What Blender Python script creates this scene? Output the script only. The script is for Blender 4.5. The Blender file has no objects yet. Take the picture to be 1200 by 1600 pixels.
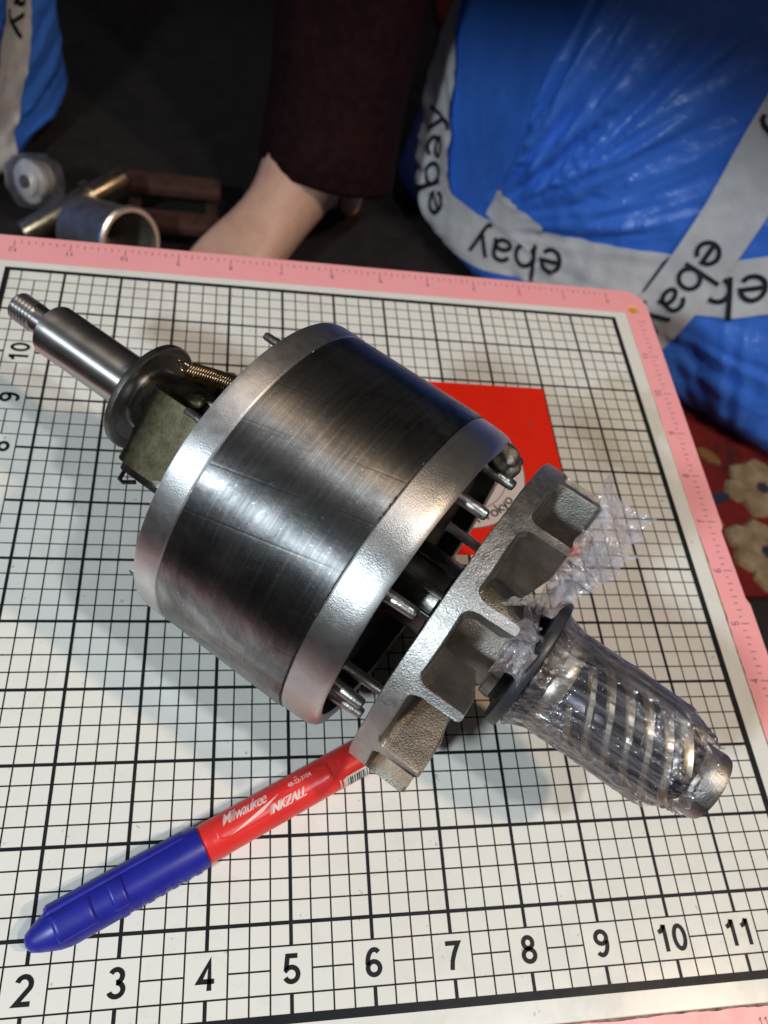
import bpy, bmesh, math, random
from mathutils import Vector, Matrix, noise
from math import sin, cos, pi, radians, sqrt, atan2
# All shapes are written in inches and turned into metres at the very end.
IN = 0.0254
sc = bpy.context.scene
COL = sc.collection
R0 = random.Random(7)

# ------------------------------------------------------------------ camera
CAMPOS = Vector((4.10403506, 0.1504327, 10.92557901))
CAMROT = ((0.9808040, -0.0767406, 0.1792608), (0.0294676, -0.8504151, -0.5252864), (0.1927569, 0.5204854, -0.8318291))
cam_d = bpy.data.cameras.new('camera'); cam = bpy.data.objects.new('camera', cam_d); COL.objects.link(cam)
cam_d.sensor_fit = 'VERTICAL'; cam_d.sensor_height = 36; cam_d.sensor_width = 27
cam_d.lens = 1233.61153 / 1600 * 36
cam_d.clip_start = 0.01; cam_d.clip_end = 100
cam.matrix_world = Matrix(((CAMROT[0][0], -CAMROT[1][0], -CAMROT[2][0], CAMPOS.x * IN),
                           (CAMROT[0][1], -CAMROT[1][1], -CAMROT[2][1], CAMPOS.y * IN),
                           (CAMROT[0][2], -CAMROT[1][2], -CAMROT[2][2], CAMPOS.z * IN), (0, 0, 0, 1)))
cam_d.dof.use_dof = True; cam_d.dof.focus_distance = 9.0 * IN; cam_d.dof.aperture_fstop = 14.5
sc.camera = cam
# ------------------------------------------------------------------ world and lamps (a dark room, two ceiling lamps, a cool side lamp)
w = bpy.data.worlds.new('World'); sc.world = w; w.use_nodes = True
w.node_tree.nodes['Background'].inputs[0].default_value = (1.0, 0.93, 0.88, 1)
w.node_tree.nodes['Background'].inputs[1].default_value = 0.06
sc.view_settings.view_transform = 'Standard'; sc.view_settings.look = 'None'
sc.view_settings.exposure = 0.0; sc.view_settings.gamma = 1.0
try:
    sc.cycles.use_denoising = True
    sc.cycles.max_bounces = 10; sc.cycles.transparent_max_bounces = 24; sc.cycles.glossy_bounces = 6
    sc.cycles.sample_clamp_indirect = 6; sc.cycles.caustics_reflective = False; sc.cycles.caustics_refractive = False
except Exception: pass

def spot(name, pos, aim, power, col, half, blend, rad):
    l = bpy.data.lights.new(name, 'SPOT'); l.energy = power; l.color = col
    l.spot_size = 2 * radians(half); l.spot_blend = blend; l.shadow_soft_size = rad * IN
    o = bpy.data.objects.new(name, l); COL.objects.link(o)
    o.location = Vector(pos) * IN
    o.rotation_euler = (Vector(aim) - Vector(pos)).to_track_quat('-Z', 'Y').to_euler()
    return o
WARM = spot('warm_lamp', (36, -6.5, 46), (-39.41, -62.49, 0), 27, (1.0, 0.73, 0.48), 68.6, 0.01, 1.3)
COOL = spot('cool_lamp', (22.5, -8.5, 46), (-17.21, -42.84, 0), 17, (0.88, 0.96, 1.0), 68.6, 0.01, 1.3)
FILL = spot('side_lamp', (-16, -13, 26), (-15.35, -18.22, 0), 25, (0.80, 0.93, 1.0), 68.6, 0.01, 1.8)

# ------------------------------------------------------------------ material helpers
def new_mat(name):
    m = bpy.data.materials.new(name); m.use_nodes = True
    return m, m.node_tree.nodes, m.node_tree.links, m.node_tree.nodes['Principled BSDF']
def coords(N, L, scale=(1, 1, 1), rot=(0, 0, 0), src='Object'):
    tc = N.new('ShaderNodeTexCoord'); mp = N.new('ShaderNodeMapping')
    k = 1 / IN
    mp.inputs['Scale'].default_value = (scale[0] * k, scale[1] * k, scale[2] * k)
    mp.inputs['Rotation'].default_value = rot
    L.new(tc.outputs[src], mp.inputs['Vector']); return mp.outputs[0]
def nz(N, L, vec, scale, detail=4, rough=0.55, dist=0.0):
    n = N.new('ShaderNodeTexNoise'); n.inputs['Scale'].default_value = scale
    n.inputs['Detail'].default_value = detail; n.inputs['Roughness'].default_value = rough
    n.inputs['Distortion'].default_value = dist
    L.new(vec, n.inputs['Vector']); return n.outputs['Fac']
def ramp(N, L, fac, stops):
    r = N.new('ShaderNodeValToRGB'); e = r.color_ramp.elements
    while len(e) < len(stops): e.new(0.5)
    for i, (p, c) in enumerate(stops):
        e[i].position = p
        e[i].color = (c, c, c, 1) if isinstance(c, (int, float)) else (c[0], c[1], c[2], 1)
    L.new(fac, r.inputs[0]); return r.outputs[0]
def bump(N, L, bs, h, strength, dist=0.02, chain=None):
    b = N.new('ShaderNodeBump'); b.inputs['Strength'].default_value = strength
    b.inputs['Distance'].default_value = dist * IN
    L.new(h, b.inputs['Height'])
    if chain: L.new(chain, b.inputs['Normal'])
    L.new(b.outputs[0], bs.inputs['Normal']); return b.outputs[0]
def math_n(N, L, op, a, b=None, c=None):
    m = N.new('ShaderNodeMath'); m.operation = op
    for i, x in enumerate((a, b, c)):
        if x is None: continue
        if isinstance(x, (int, float)): m.inputs[i].default_value = x
        else: L.new(x, m.inputs[i])
    return m.outputs[0]
def mixc(N, L, fac, a, b, mode='MIX'):
    m = N.new('ShaderNodeMix'); m.data_type = 'RGBA'; m.blend_type = mode
    for s, x in ((0, fac), (6, a), (7, b)):
        if isinstance(x, (int, float)): m.inputs[s].default_value = x
        elif isinstance(x, tuple): m.inputs[s].default_value = (x[0], x[1], x[2], 1)
        else: L.new(x, m.inputs[s])
    return m.outputs[2]
def pm(name, c1, c2=None, r=(0.4, 0.5), metal=0.0, ns=3.0, bs_=None, bst=0.3, bd=0.01, spec=0.5, coat=0.0, sub=0.0, lo=.35, hi=.65):
    m, N, L, B = new_mat(name)
    v = coords(N, L); c2 = c2 or tuple(x * 0.8 for x in c1)
    f = nz(N, L, v, ns, 5)
    L.new(ramp(N, L, f, [(lo, c1), (hi, c2)]), B.inputs['Base Color'])
    L.new(ramp(N, L, nz(N, L, v, ns * 2.3, 4), [(.3, r[0]), (.7, r[1])]), B.inputs['Roughness'])
    B.inputs['Metallic'].default_value = metal
    B.inputs['Specular IOR Level'].default_value = spec
    B.inputs['Coat Weight'].default_value = coat; B.inputs['Coat Roughness'].default_value = 0.08
    if sub: B.inputs['Subsurface Weight'].default_value = sub; B.inputs['Subsurface Scale'].default_value = 0.004
    if bs_: bump(N, L, B, nz(N, L, v, bs_, 3), bst, bd)
    return m

M = {}
def build_mats():
    # board sheet: off-white, glossy clear film on top, smudges and stains
    m, N, L, B = new_mat('board_sheet_white'); v = coords(N, L)
    f = nz(N, L, v, 0.35, 4)
    base = ramp(N, L, f, [(.35, (.80, .775, .72)), (.65, (.77, .735, .685))])
    L.new(base, B.inputs['Base Color'])
    vm = N.new('ShaderNodeVectorMath'); vm.operation = 'DISTANCE'; L.new(v, vm.inputs[0]); vm.inputs[1].default_value = (5.45, 3.15, .38)
    sn = math_n(N, L, 'ADD', vm.outputs['Value'], math_n(N, L, 'MULTIPLY', nz(N, L, v, 1.6, 4, .6), -1.6))
    base = mixc(N, L, ramp(N, L, sn, [(-.2 + .2, .55), (.55, 0.0)]), base, (.50, .43, .30)); L.new(base, B.inputs['Base Color'])
    base = mixc(N, L, ramp(N, L, nz(N, L, v, 9, 2, .4), [(.74, 0.0), (.77, .5)]), base, (.30, .24, .18))
    base = mixc(N, L, ramp(N, L, nz(N, L, v, 1.7, 7, .7, .7), [(.52, 0.0), (.70, .22)]), base, (.52, .47, .41)); L.new(base, B.inputs['Base Color'])
    sm = nz(N, L, v, 1.3, 6, 0.7)
    L.new(ramp(N, L, sm, [(.4, .17), (.7, .30)]), B.inputs['Roughness'])
    B.inputs['Specular IOR Level'].default_value = 0.5
    bump(N, L, B, nz(N, L, v, 1.2, 2), 0.12, 0.02)
    M['white'] = m
    M['pink'] = pm('pink_board_frame', (.98, .41, .43), (.96, .385, .405), (.3, .42), ns=1.2, bs_=40, bst=.05)
    M['ink'] = pm('black_printing_ink', (.012, .013, .016), (.018, .019, .022), (.36, .46), ns=2, spec=.12)
    M['greyink'] = pm('grey_printing_ink', (.22, .12, .13), (.27, .15, .16), (.3, .4), ns=9)
    M['dirt'] = pm('brown_glue_dirt', (.10, .05, .03), (.32, .24, .19), (.6, .9), ns=6)
    M['stain'] = pm('faint_brown_stain', (.52, .46, .36), (.68, .63, .54), (.3, .5), ns=3)
    # laminated steel core, turned on a lathe
    m, N, L, B = new_mat('turned_lamination_steel'); v = coords(N, L)
    vz = coords(N, L, (.12, .12, 40)); vz2 = coords(N, L, (.5, .5, 22)); vf = coords(N, L, (.12, .12, 120))
    patch = nz(N, L, v, 1.1, 6, .65, .6)
    streak = nz(N, L, vz, 1.0, 3, .7); streak2 = nz(N, L, vz2, 1.0, 4, .7); fine = nz(N, L, vf, 1.0, 2, .5)
    sx = N.new('ShaderNodeSeparateXYZ'); L.new(v, sx.inputs[0])
    ang = math_n(N, L, 'ARCTAN2', sx.outputs[1], sx.outputs[0])
    bar = math_n(N, L, 'FRACT', math_n(N, L, 'ADD', math_n(N, L, 'MULTIPLY', ang, 24 / (2 * pi)), math_n(N, L, 'MULTIPLY', sx.outputs[2], .42)))
    line = ramp(N, L, bar, [(0.0, 1.0), (0.035, 0.0), (0.965, 0.0), (1.0, 1.0)])
    saw = N.new('ShaderNodeTexWhiteNoise'); saw.noise_dimensions = '1D'
    L.new(math_n(N, L, 'FLOOR', math_n(N, L, 'ADD', math_n(N, L, 'MULTIPLY', ang, 24 / (2 * pi)), math_n(N, L, 'MULTIPLY', sx.outputs[2], .42))), saw.inputs['W'])
    c = ramp(N, L, patch, [(.36, (.12, .12, .123)), (.52, (.23, .228, .232)), (.66, (.37, .366, .372))])
    c = mixc(N, L, ramp(N, L, streak2, [(.46, 0.0), (.80, .40)]), c, (.50, .49, .48))
    c = mixc(N, L, math_n(N, L, 'MULTIPLY', line, .10), c, (.08, .075, .07))
    scf = nz(N, L, coords(N, L, (1.6, 1.6, .25), (0, .5, .4)), 1.6, 5, .7)
    c = mixc(N, L, ramp(N, L, scf, [(.56, 0.0), (.72, .5)]), c, (.09, .088, .09))
    spk = nz(N, L, v, 26, 2, .5); c = mixc(N, L, ramp(N, L, spk, [(.70, 0.0), (.75, .6)]), c, (.75, .75, .75))
    L.new(c, B.inputs['Base Color'])
    rr = math_n(N, L, 'ADD', ramp(N, L, patch, [(.3, .41), (.7, .30)]), math_n(N, L, 'MULTIPLY', streak, .14))
    rr = math_n(N, L, 'ADD', rr, math_n(N, L, 'MULTIPLY', saw.outputs[0], .06))
    L.new(rr, B.inputs['Roughness']); B.inputs['Metallic'].default_value = 1
    B.inputs['Anisotropic'].default_value = .95; B.inputs['Anisotropic Rotation'].default_value = .25
    t = N.new('ShaderNodeTangent'); t.direction_type = 'RADIAL'; t.axis = 'Z'; L.new(t.outputs[0], B.inputs['Tangent'])
    h = math_n(N, L, 'ADD', math_n(N, L, 'MULTIPLY', fine, .8), math_n(N, L, 'MULTIPLY', streak, .5))
    b1 = bump(N, L, B, h, .5, .008)
    b2 = bump(N, L, B, math_n(N, L, 'MULTIPLY', line, -1), .12, .004, b1)
    bump(N, L, B, nz(N, L, v, 14, 4), .10, .01, b2)
    M['core'] = m
    def cast(name, c1, c2, r, bsc, bst, tang=True, ns=2.2, bd=.012):
        m, N, L, B = new_mat(name); v = coords(N, L)
        p = nz(N, L, v, ns, 6, .65)
        L.new(ramp(N, L, p, [(.32, c1), (.68, c2)]), B.inputs['Base Color'])
        L.new(ramp(N, L, nz(N, L, v, ns * 3, 4), [(.3, r[0]), (.7, r[1])]), B.inputs['Roughness'])
        B.inputs['Metallic'].default_value = 1
        if tang:
            B.inputs['Anisotropic'].default_value = .85; B.inputs['Anisotropic Rotation'].default_value = .25
            t = N.new('ShaderNodeTangent'); t.direction_type = 'RADIAL'; t.axis = 'Z'; L.new(t.outputs[0], B.inputs['Tangent'])
        b1 = bump(N, L, B, nz(N, L, v, bsc, 3, .6), bst, bd)
        b2 = bump(N, L, B, nz(N, L, v, bsc * .2, 3, .5), bst * .3, bd * 2, b1)
        if tang: bump(N, L, B, nz(N, L, coords(N, L, (.5, .5, 60)), 1, 2), bst * .6, .004, b2)
        return m
    M['ring'] = cast('satin_cast_aluminium', (.64, .63, .64), (.78, .77, .78), (.44, .56), 55, .14)
    M['ring_cast'] = cast('grainy_cast_aluminium', (.60, .59, .59), (.74, .73, .72), (.42, .52), 60, .22)
    M['fan'] = cast('rough_cast_fan_metal', (.34, .325, .315), (.48, .46, .445), (.34, .5), 46, .5, False, 3.0, .012)
    M['fan_dark'] = cast('dark_cast_metal_with_shade', (.20, .185, .165), (.32, .30, .27), (.4, .55), 46, .6, False, 2.5, .014)  # darker copy of the fan metal, pocket shade put into its colour
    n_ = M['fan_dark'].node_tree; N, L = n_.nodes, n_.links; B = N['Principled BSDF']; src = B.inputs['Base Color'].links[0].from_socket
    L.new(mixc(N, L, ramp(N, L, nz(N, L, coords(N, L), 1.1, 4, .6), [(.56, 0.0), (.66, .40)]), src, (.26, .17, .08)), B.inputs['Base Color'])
    M['pin'] = cast('dull_cast_pin_metal', (.42, .40, .38), (.55, .53, .50), (.28, .42), 30, .4, False)
    M['shaft'] = cast('polished_shaft_steel', (.50, .48, .48), (.60, .585, .58), (.32, .40), 20, .05, True, 1.2, .004)
    M['oily_shade'] = cast('dark_oily_and_shade_steel', (.10, .095, .09), (.20, .19, .175), (.25, .42), 16, .3, False)  # dark steel parts, and painted shade on the inner shaft
    M['disc'] = cast('dark_grey_disc_steel', (.14, .132, .125), (.21, .20, .19), (.36, .5), 14, .3, False)
    M['olive'] = cast('olive_passivated_steel', (.065, .055, .032), (.13, .11, .07), (.34, .46), 50, .12, False, 5)
    M['bronze'] = cast('copper_brown_spring_wire', (.26, .16, .09), (.42, .28, .17), (.22, .34), 18, .1, False)
    M['recess'] = pm('black_recess_shade_and_scratch', (.012, .012, .012), (.028, .026, .024), (.5, .7), ns=4, bs_=14, bst=.4)  # black for the shaded ring insides, shared with the scratch mark
    M['seal'] = pm('black_seal_rubber', (.016, .017, .022), (.03, .031, .038), (.35, .5), ns=6, bs_=30, bst=.1)
    M['tooth'] = cast('bright_ground_tooth_tip', (.86, .76, .60), (.95, .87, .72), (.26, .38), 20, .08, False)
    M['geardark'] = pm('blued_gear_flank', (.03, .03, .04), (.07, .065, .065), (.22, .34), metal=.8, ns=5)
    M['gold'] = pm('brown_oxide_patch', (.30, .17, .05), (.42, .27, .10), (.4, .6), metal=.5, ns=7, bs_=20)
    # thin clear film, single and bunched
    for key, milky in (('film', .035), ('film_bunch', .62)):
        m, N, L, B = new_mat('crinkled_clear_film'); N.remove(B); out = N['Material Output']
        v = coords(N, L, (20, 20, .8), (.0, .12, .2)); v2 = coords(N, L)
        hb = N.new('ShaderNodeBump'); hb.inputs['Strength'].default_value = .9; hb.inputs['Distance'].default_value = .03 * IN
        L.new(nz(N, L, v, 1.0, 4, .6, .4), hb.inputs['Height'])
        hb2 = N.new('ShaderNodeBump'); hb2.inputs['Strength'].default_value = .22; hb2.inputs['Distance'].default_value = .03 * IN
        L.new(nz(N, L, v2, 5, 3, .6, 1.0), hb2.inputs['Height']); L.new(hb.outputs[0], hb2.inputs['Normal'])
        tr = N.new('ShaderNodeBsdfTransparent'); tr.inputs[0].default_value = (.97, .965, .98, 1)
        gl = N.new('ShaderNodeBsdfGlossy'); gl.inputs['Roughness'].default_value = .08; gl.inputs[0].default_value = (1, 1, 1, 1)
        L.new(hb2.outputs[0], gl.inputs['Normal'])
        df = N.new('ShaderNodeBsdfTranslucent'); df.inputs[0].default_value = (.80, .76, .86, 1)
        df2 = N.new('ShaderNodeBsdfDiffuse'); df2.inputs[0].default_value = (.80, .76, .86, 1); dm = N.new('ShaderNodeMixShader'); dm.inputs[0].default_value = .6; L.new(df.outputs[0], dm.inputs[1]); L.new(df2.outputs[0], dm.inputs[2])
        fr = N.new('ShaderNodeFresnel'); fr.inputs[0].default_value = 1.5; L.new(hb2.outputs[0], fr.inputs['Normal'])
        m1 = N.new('ShaderNodeMixShader'); L.new(ramp(N, L, nz(N, L, coords(N, L, (16, 16, .9) if key == 'film' else (3, 3, 2), (.1, .2, 0)), 1.0, 4, .65, .5), [(.47, milky * .4), (.70, milky + .22)]), m1.inputs[0])
        L.new(tr.outputs[0], m1.inputs[1]); L.new(dm.outputs[0], m1.inputs[2])
        m2 = N.new('ShaderNodeMixShader'); L.new(math_n(N, L, 'MULTIPLY_ADD', fr.outputs[0], 1.05, .04), m2.inputs[0])
        L.new(m1.outputs[0], m2.inputs[1]); L.new(gl.outputs[0], m2.inputs[2]); L.new(m2.outputs[0], out.inputs[0])
        M[key] = m
    # marker
    M['blue'] = pm('blue_cap_plastic', (.014, .018, .30), (.011, .014, .25), (.34, .44), ns=2, bs_=30, bst=.05, spec=.5)
    M['red'] = pm('red_barrel_plastic', (.80, .035, .03), (.74, .03, .028), (.30, .40), ns=2, bs_=60, bst=.08)
    M['wprint'] = pm('worn_white_pad_print', (.80, .62, .60), (.85, .50, .48), (.4, .5), ns=14)
    M['label'] = pm('white_sticker_paper', (.78, .75, .72), (.72, .69, .66), (.5, .6), ns=4)
    M['card'] = pm('bright_red_card', (.97, .024, .006), (.94, .020, .005), (.55, .7), ns=2, bs_=60, bst=.05, spec=.2)
    M['cardw'] = pm('pinkish_white_card_print', (.80, .70, .68), (.77, .67, .65), (.5, .6), ns=3, spec=.2)
    M['cardt'] = pm('grey_typed_ink', (.10, .09, .09), (.18, .16, .16), (.5, .6), ns=12, spec=.2)
    # parcels
    def poly(name, a, b, r):
        m, N, L, B = new_mat(name); v = coords(N, L)
        L.new(ramp(N, L, nz(N, L, v, .25, 4), [(.35, a), (.65, b)]), B.inputs['Base Color'])
        L.new(ramp(N, L, nz(N, L, v, .8, 4), [(.3, r), (.7, r + .14)]), B.inputs['Roughness'])
        B.inputs['Specular IOR Level'].default_value = .45
        bump(N, L, B, nz(N, L, v, .9, 5, .6, 2.2), .30, .16); return m
    M['bag'] = poly('blue_polythene_wrap', (.062, .21, .80), (.048, .18, .72), .22)
    M['tape'] = pm('milky_packing_tape', (.60, .585, .60), (.70, .68, .69), (.22, .38), ns=.8, bs_=1.5, bst=.4, bd=.1)
    M['tapeink'] = pm('black_tape_printing', (.012, .012, .016), (.02, .02, .024), (.3, .4), ns=3)
    # skin
    m, N, L, B = new_mat('bare_skin'); v = coords(N, L)
    L.new(ramp(N, L, nz(N, L, v, 1.2, 6, .65), [(.3, (.55, .29, .20)), (.5, (.64, .37, .27)), (.72, (.60, .30, .22))]), B.inputs['Base Color'])
    B.inputs['Roughness'].default_value = .55; B.inputs['Subsurface Weight'].default_value = .15; B.inputs['Subsurface Scale'].default_value = .006
    bump(N, L, B, nz(N, L, v, 9, 4), .3, .03); M['skin'] = m
    M['nail'] = pm('toe_nail', (.70, .50, .42), (.66, .45, .38), (.3, .4), ns=4)
    M['cloth'] = pm('shade_dark_maroon_cloth', (.020, .006, .006), (.010, .003, .004), (.8, .9), ns=3, bs_=30, spec=.1)
    M['floor'] = pm('dark_floor', (.009, .005, .005), (.016, .010, .010), (.6, .8), ns=1.5, bs_=12, bst=.3)
    m, N, L, B = new_mat('red_rug_pile'); v = coords(N, L)
    L.new(ramp(N, L, nz(N, L, v, .55, 5, .6, .8), [(.35, (.26, .012, .010)), (.55, (.19, .009, .009)), (.68, (.05, .010, .014))]), B.inputs['Base Color'])
    B.inputs['Roughness'].default_value = .95; bump(N, L, B, nz(N, L, v, 9, 4, .7), .9, .12); M['rug'] = m
    M['cream'] = pm('cream_rug_tufts', (.42, .33, .20), (.26, .17, .08), (.9, 1), ns=2.2, bs_=9, bst=.9, bd=.1)
    M['ochre'] = pm('ochre_rug_tufts', (.34, .19, .045), (.22, .11, .03), (.9, 1), ns=2.2, bs_=9, bst=.9, bd=.1)
    M['navy'] = pm('navy_rug_tufts', (.02, .025, .06), (.04, .03, .05), (.9, 1), ns=2.2, bs_=9, bst=.9, bd=.1)
    M['brass'] = cast('aged_brass', (.24, .18, .12), (.38, .30, .20), (.25, .4), 14, .15, False)
    M['sleeve'] = cast('grey_sleeve_steel', (.22, .20, .18), (.36, .34, .31), (.5, .6), 14, .1, False)
    M['chrome'] = cast('bright_rim_steel', (.85, .80, .70), (.9, .86, .78), (.30, .40), 14, .05, False)
    M['wood'] = pm('reddish_brown_wood', (.07, .028, .02), (.045, .018, .013), (.5, .65), ns=2.0, bs_=8)
    M['table'] = pm('dark_grey_table', (.05, .05, .052), (.065, .064, .066), (.4, .55), ns=2, bs_=15)
    M['washer'] = pm('white_nylon_washer', (.70, .66, .60), (.6, .55, .5), (.35, .5), ns=4)
build_mats()

# ------------------------------------------------------------------ object helpers
def fin(me, smooth=True, ang=35):
    if smooth:
        for p in me.polygons: p.use_smooth = True
        if ang: me.set_sharp_from_angle(angle=radians(ang))
def obj(name, bm, mat, parent=None, smooth=True, ang=35, loc=None):
    me = bpy.data.meshes.new(name); bm.to_mesh(me); bm.free(); fin(me, smooth, ang)
    me.materials.append(mat); o = bpy.data.objects.new(name, me); COL.objects.link(o)
    if parent: o.parent = parent
    if loc is not None: o.location = loc
    return o
def raw(name, vs, fs, mat, parent=None, smooth=True, ang=35, loc=None):
    me = bpy.data.meshes.new(name); me.from_pydata([tuple(v) for v in vs], [], fs); me.update(); fin(me, smooth, ang)
    me.materials.append(mat); o = bpy.data.objects.new(name, me); COL.objects.link(o)
    if parent: o.parent = parent
    if loc is not None: o.location = loc
    return o
def tag(o, label, cat, group=None):
    o['label'] = label; o['category'] = cat
    if group: o['group'] = group
    return o
def empty(name, loc, label, cat, group=None, mat=None):
    o = bpy.data.objects.new(name, None); COL.objects.link(o); o.empty_display_size = .02
    if mat is not None: o.matrix_world = mat
    o.location = loc
    return tag(o, label, cat, group)
def structure(o, kind='structure'): o['kind'] = kind; return o
def box(bm, c, s, rot=None, bev=0.0, seg=2):
    r = bmesh.ops.create_cube(bm, size=1.0)
    vs = r['verts']
    bmesh.ops.scale(bm, vec=s, verts=vs)
    if bev:
        es = list({e for v in vs for e in v.link_edges})
        rb = bmesh.ops.bevel(bm, geom=es, offset=bev, segments=seg, affect='EDGES', profile=.5)
        vs = list({v for v in rb['verts']} | {v for v in vs if v.is_valid})
    mt = Matrix.Translation(c) @ (rot.to_4x4() if rot else Matrix.Identity(4))
    bmesh.ops.transform(bm, matrix=mt, verts=vs); return vs
def lathe(bm, prof, n=96, jit=0.0, closed=False):
    rings = []
    for (s, r) in prof:
        if r < 1e-5: rings.append([bm.verts.new((0, 0, s))])
        else: rings.append([bm.verts.new((r * cos(2 * pi * k / n), r * sin(2 * pi * k / n), s + (jit * (noise.noise(Vector((3 * cos(2 * pi * k / n), 3 * sin(2 * pi * k / n), s * 5)))) if jit else 0))) for k in range(n)])
    for a, b in zip(rings[:-1], rings[1:]):
        for k in range(n):
            k2 = (k + 1) % n
            if len(a) == 1 and len(b) == 1: continue
            if len(a) == 1: bm.faces.new((a[0], b[k2], b[k]))
            elif len(b) == 1: bm.faces.new((a[k], a[k2], b[0]))
            else: bm.faces.new((a[k], a[k2], b[k2], b[k]))
    bmesh.ops.recalc_face_normals(bm, faces=bm.faces[:])
def tube(bm, pts, rad, n=10, caps=True):
    pts = [Vector(p) for p in pts]; rings = []
    up = Vector((0, 0, 1))
    prev = None
    for i, p in enumerate(pts):
        d = (pts[min(i + 1, len(pts) - 1)] - pts[max(i - 1, 0)]).normalized()
        if prev is None:
            x = d.cross(up);
            if x.length < .1: x = d.cross(Vector((1, 0, 0)))
        else: x = prev - d * prev.dot(d)
        x.normalize(); prev = x; y = d.cross(x)
        r = rad[i] if isinstance(rad, (list, tuple)) else rad
        rings.append([bm.verts.new(p + x * (r * cos(2 * pi * k / n)) + y * (r * sin(2 * pi * k / n))) for k in range(n)])
    for a, b in zip(rings[:-1], rings[1:]):
        for k in range(n): bm.faces.new((a[k], a[(k + 1) % n], b[(k + 1) % n], b[k]))
    if caps:
        bm.faces.new(rings[0][::-1]); bm.faces.new(rings[-1])
    bmesh.ops.recalc_face_normals(bm, faces=bm.faces[:])
_tc = {}
def _el(cx, cy, rx, ry, a0, a1, n=22): return [(cx + rx * cos(radians(a0 + (a1 - a0) * k / n)), cy + ry * sin(radians(a0 + (a1 - a0) * k / n))) for k in range(n + 1)]
_six = [_el(.31, .29, .225, .225, 0, 360), _el(.345, .47, .26, .455, 52, 188)]
STROKES = {
 '0': [_el(.31, .5, .225, .43, 0, 360)], '1': [[(.09, .73), (.20, .77), (.29, .86), (.345, 1.0)], [(.36, 1.0), (.36, 0)]],
 '2': [_el(.31, .69, .225, .24, 165, -38) + [(.10, .07), (.56, .07)]],
 '3': [_el(.29, .72, .20, .21, 155, -90) , _el(.30, .285, .235, .22, 90, -160)],
 '4': [[(.43, 0), (.43, .93), (.07, .30), (.60, .30)]],
 '5': [[(.53, .93), (.17, .93), (.115, .47)] + _el(.305, .31, .24, .24, 140, -155)],
 '6': _six, '7': [[(.06, .93), (.56, .93), (.40, .62), (.29, .32), (.25, 0)]],
 '8': [_el(.31, .735, .185, .195, 0, 360), _el(.31, .285, .23, .22, 0, 360)],
 '9': [[(.62 - x, 1 - y) for x, y in p] for p in _six],
 'e': [[(.05, .32), (.56, .32)] + _el(.305, .31, .255, .27, 3, 322)], 'b': [[(.08, .98), (.08, 0)], _el(.335, .31, .25, .27, 0, 360)],
 'a': [_el(.30, .40, .215, .18, 160, 0, 12) + [(.515, .10), (.56, .03)], _el(.275, .175, .21, .13, 0, 360)], 'y': [[(.02, .60), (.29, .04)], [(.55, .60), (.24, -.12), (.16, -.22), (.04, -.23)]]}
def stroke_geo(txt, h, wd, align, spacing, xs):
    vs, fs, x0 = [], [], 0.0
    adv = .66 * spacing if txt[0].isdigit() else .70 * spacing
    for ch in txt:
        for p in STROKES[ch]:
            closed = abs(p[0][0] - p[-1][0]) < 1e-6 and abs(p[0][1] - p[-1][1]) < 1e-6
            q = [Vector(a) for a in p]; n = len(q); b = len(vs)
            for k in range(n):
                a = q[k - 1] if k > 0 else (q[-2] if closed else q[0]); c = q[k + 1] if k < n - 1 else (q[1] if closed else q[-1])
                d1 = (q[k] - a); d2 = (c - q[k]); d1 = d1.normalized() if d1.length > 1e-6 else d2.normalized(); d2 = d2.normalized() if d2.length > 1e-6 else d1
                m = (d1 + d2); m = m.normalized() if m.length > .2 else d1; nn = Vector((-m.y, m.x)); sc_ = wd / 2 / max(.45, m.dot(d1))
                for sg in (-1, 1): vs.append(((x0 + (q[k].x + nn.x * sc_ * sg)) * h * xs, (q[k].y + nn.y * sc_ * sg) * h))
            fs += [(b + 2 * k, b + 2 * k + 1, b + 2 * k + 3, b + 2 * k + 2) for k in range(n - 1)]
        x0 += adv
    w_ = (x0 - adv + .62) * h * xs
    if align == 'CENTER': vs = [(x - w_ / 2, y - h / 2) for x, y in vs]
    else: vs = [(x, y - h * .30) for x, y in vs]
    return vs, fs
def text_geo(s, size=1.0, bold=0.0, spacing=1.0, shear=0.0, xs=1.0, align='CENTER'):
    key = (s, size, bold, spacing, shear, xs, align)
    if key not in _tc and all(c in STROKES for c in s): _tc[key] = stroke_geo(s, size, bold, align, spacing, xs)
    if key in _tc: return _tc[key]
    cu = bpy.data.curves.new('lettering', 'FONT'); cu.body = s; cu.size = size; cu.offset = bold
    cu.space_character = spacing; cu.shear = shear; cu.offset = bold; cu.align_x = align; cu.align_y = 'CENTER' ; cu.resolution_u = 4
    o = bpy.data.objects.new('lettering', cu); COL.objects.link(o)
    dg = bpy.context.evaluated_depsgraph_get(); me = bpy.data.meshes.new_from_object(o.evaluated_get(dg))
    vs = [(v.co.x * xs, v.co.y) for v in me.vertices]; fs = [tuple(p.vertices) for p in me.polygons]
    bpy.data.objects.remove(o); bpy.data.curves.remove(cu); bpy.data.meshes.remove(me)
    _tc[key] = (vs, fs); return vs, fs
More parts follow.
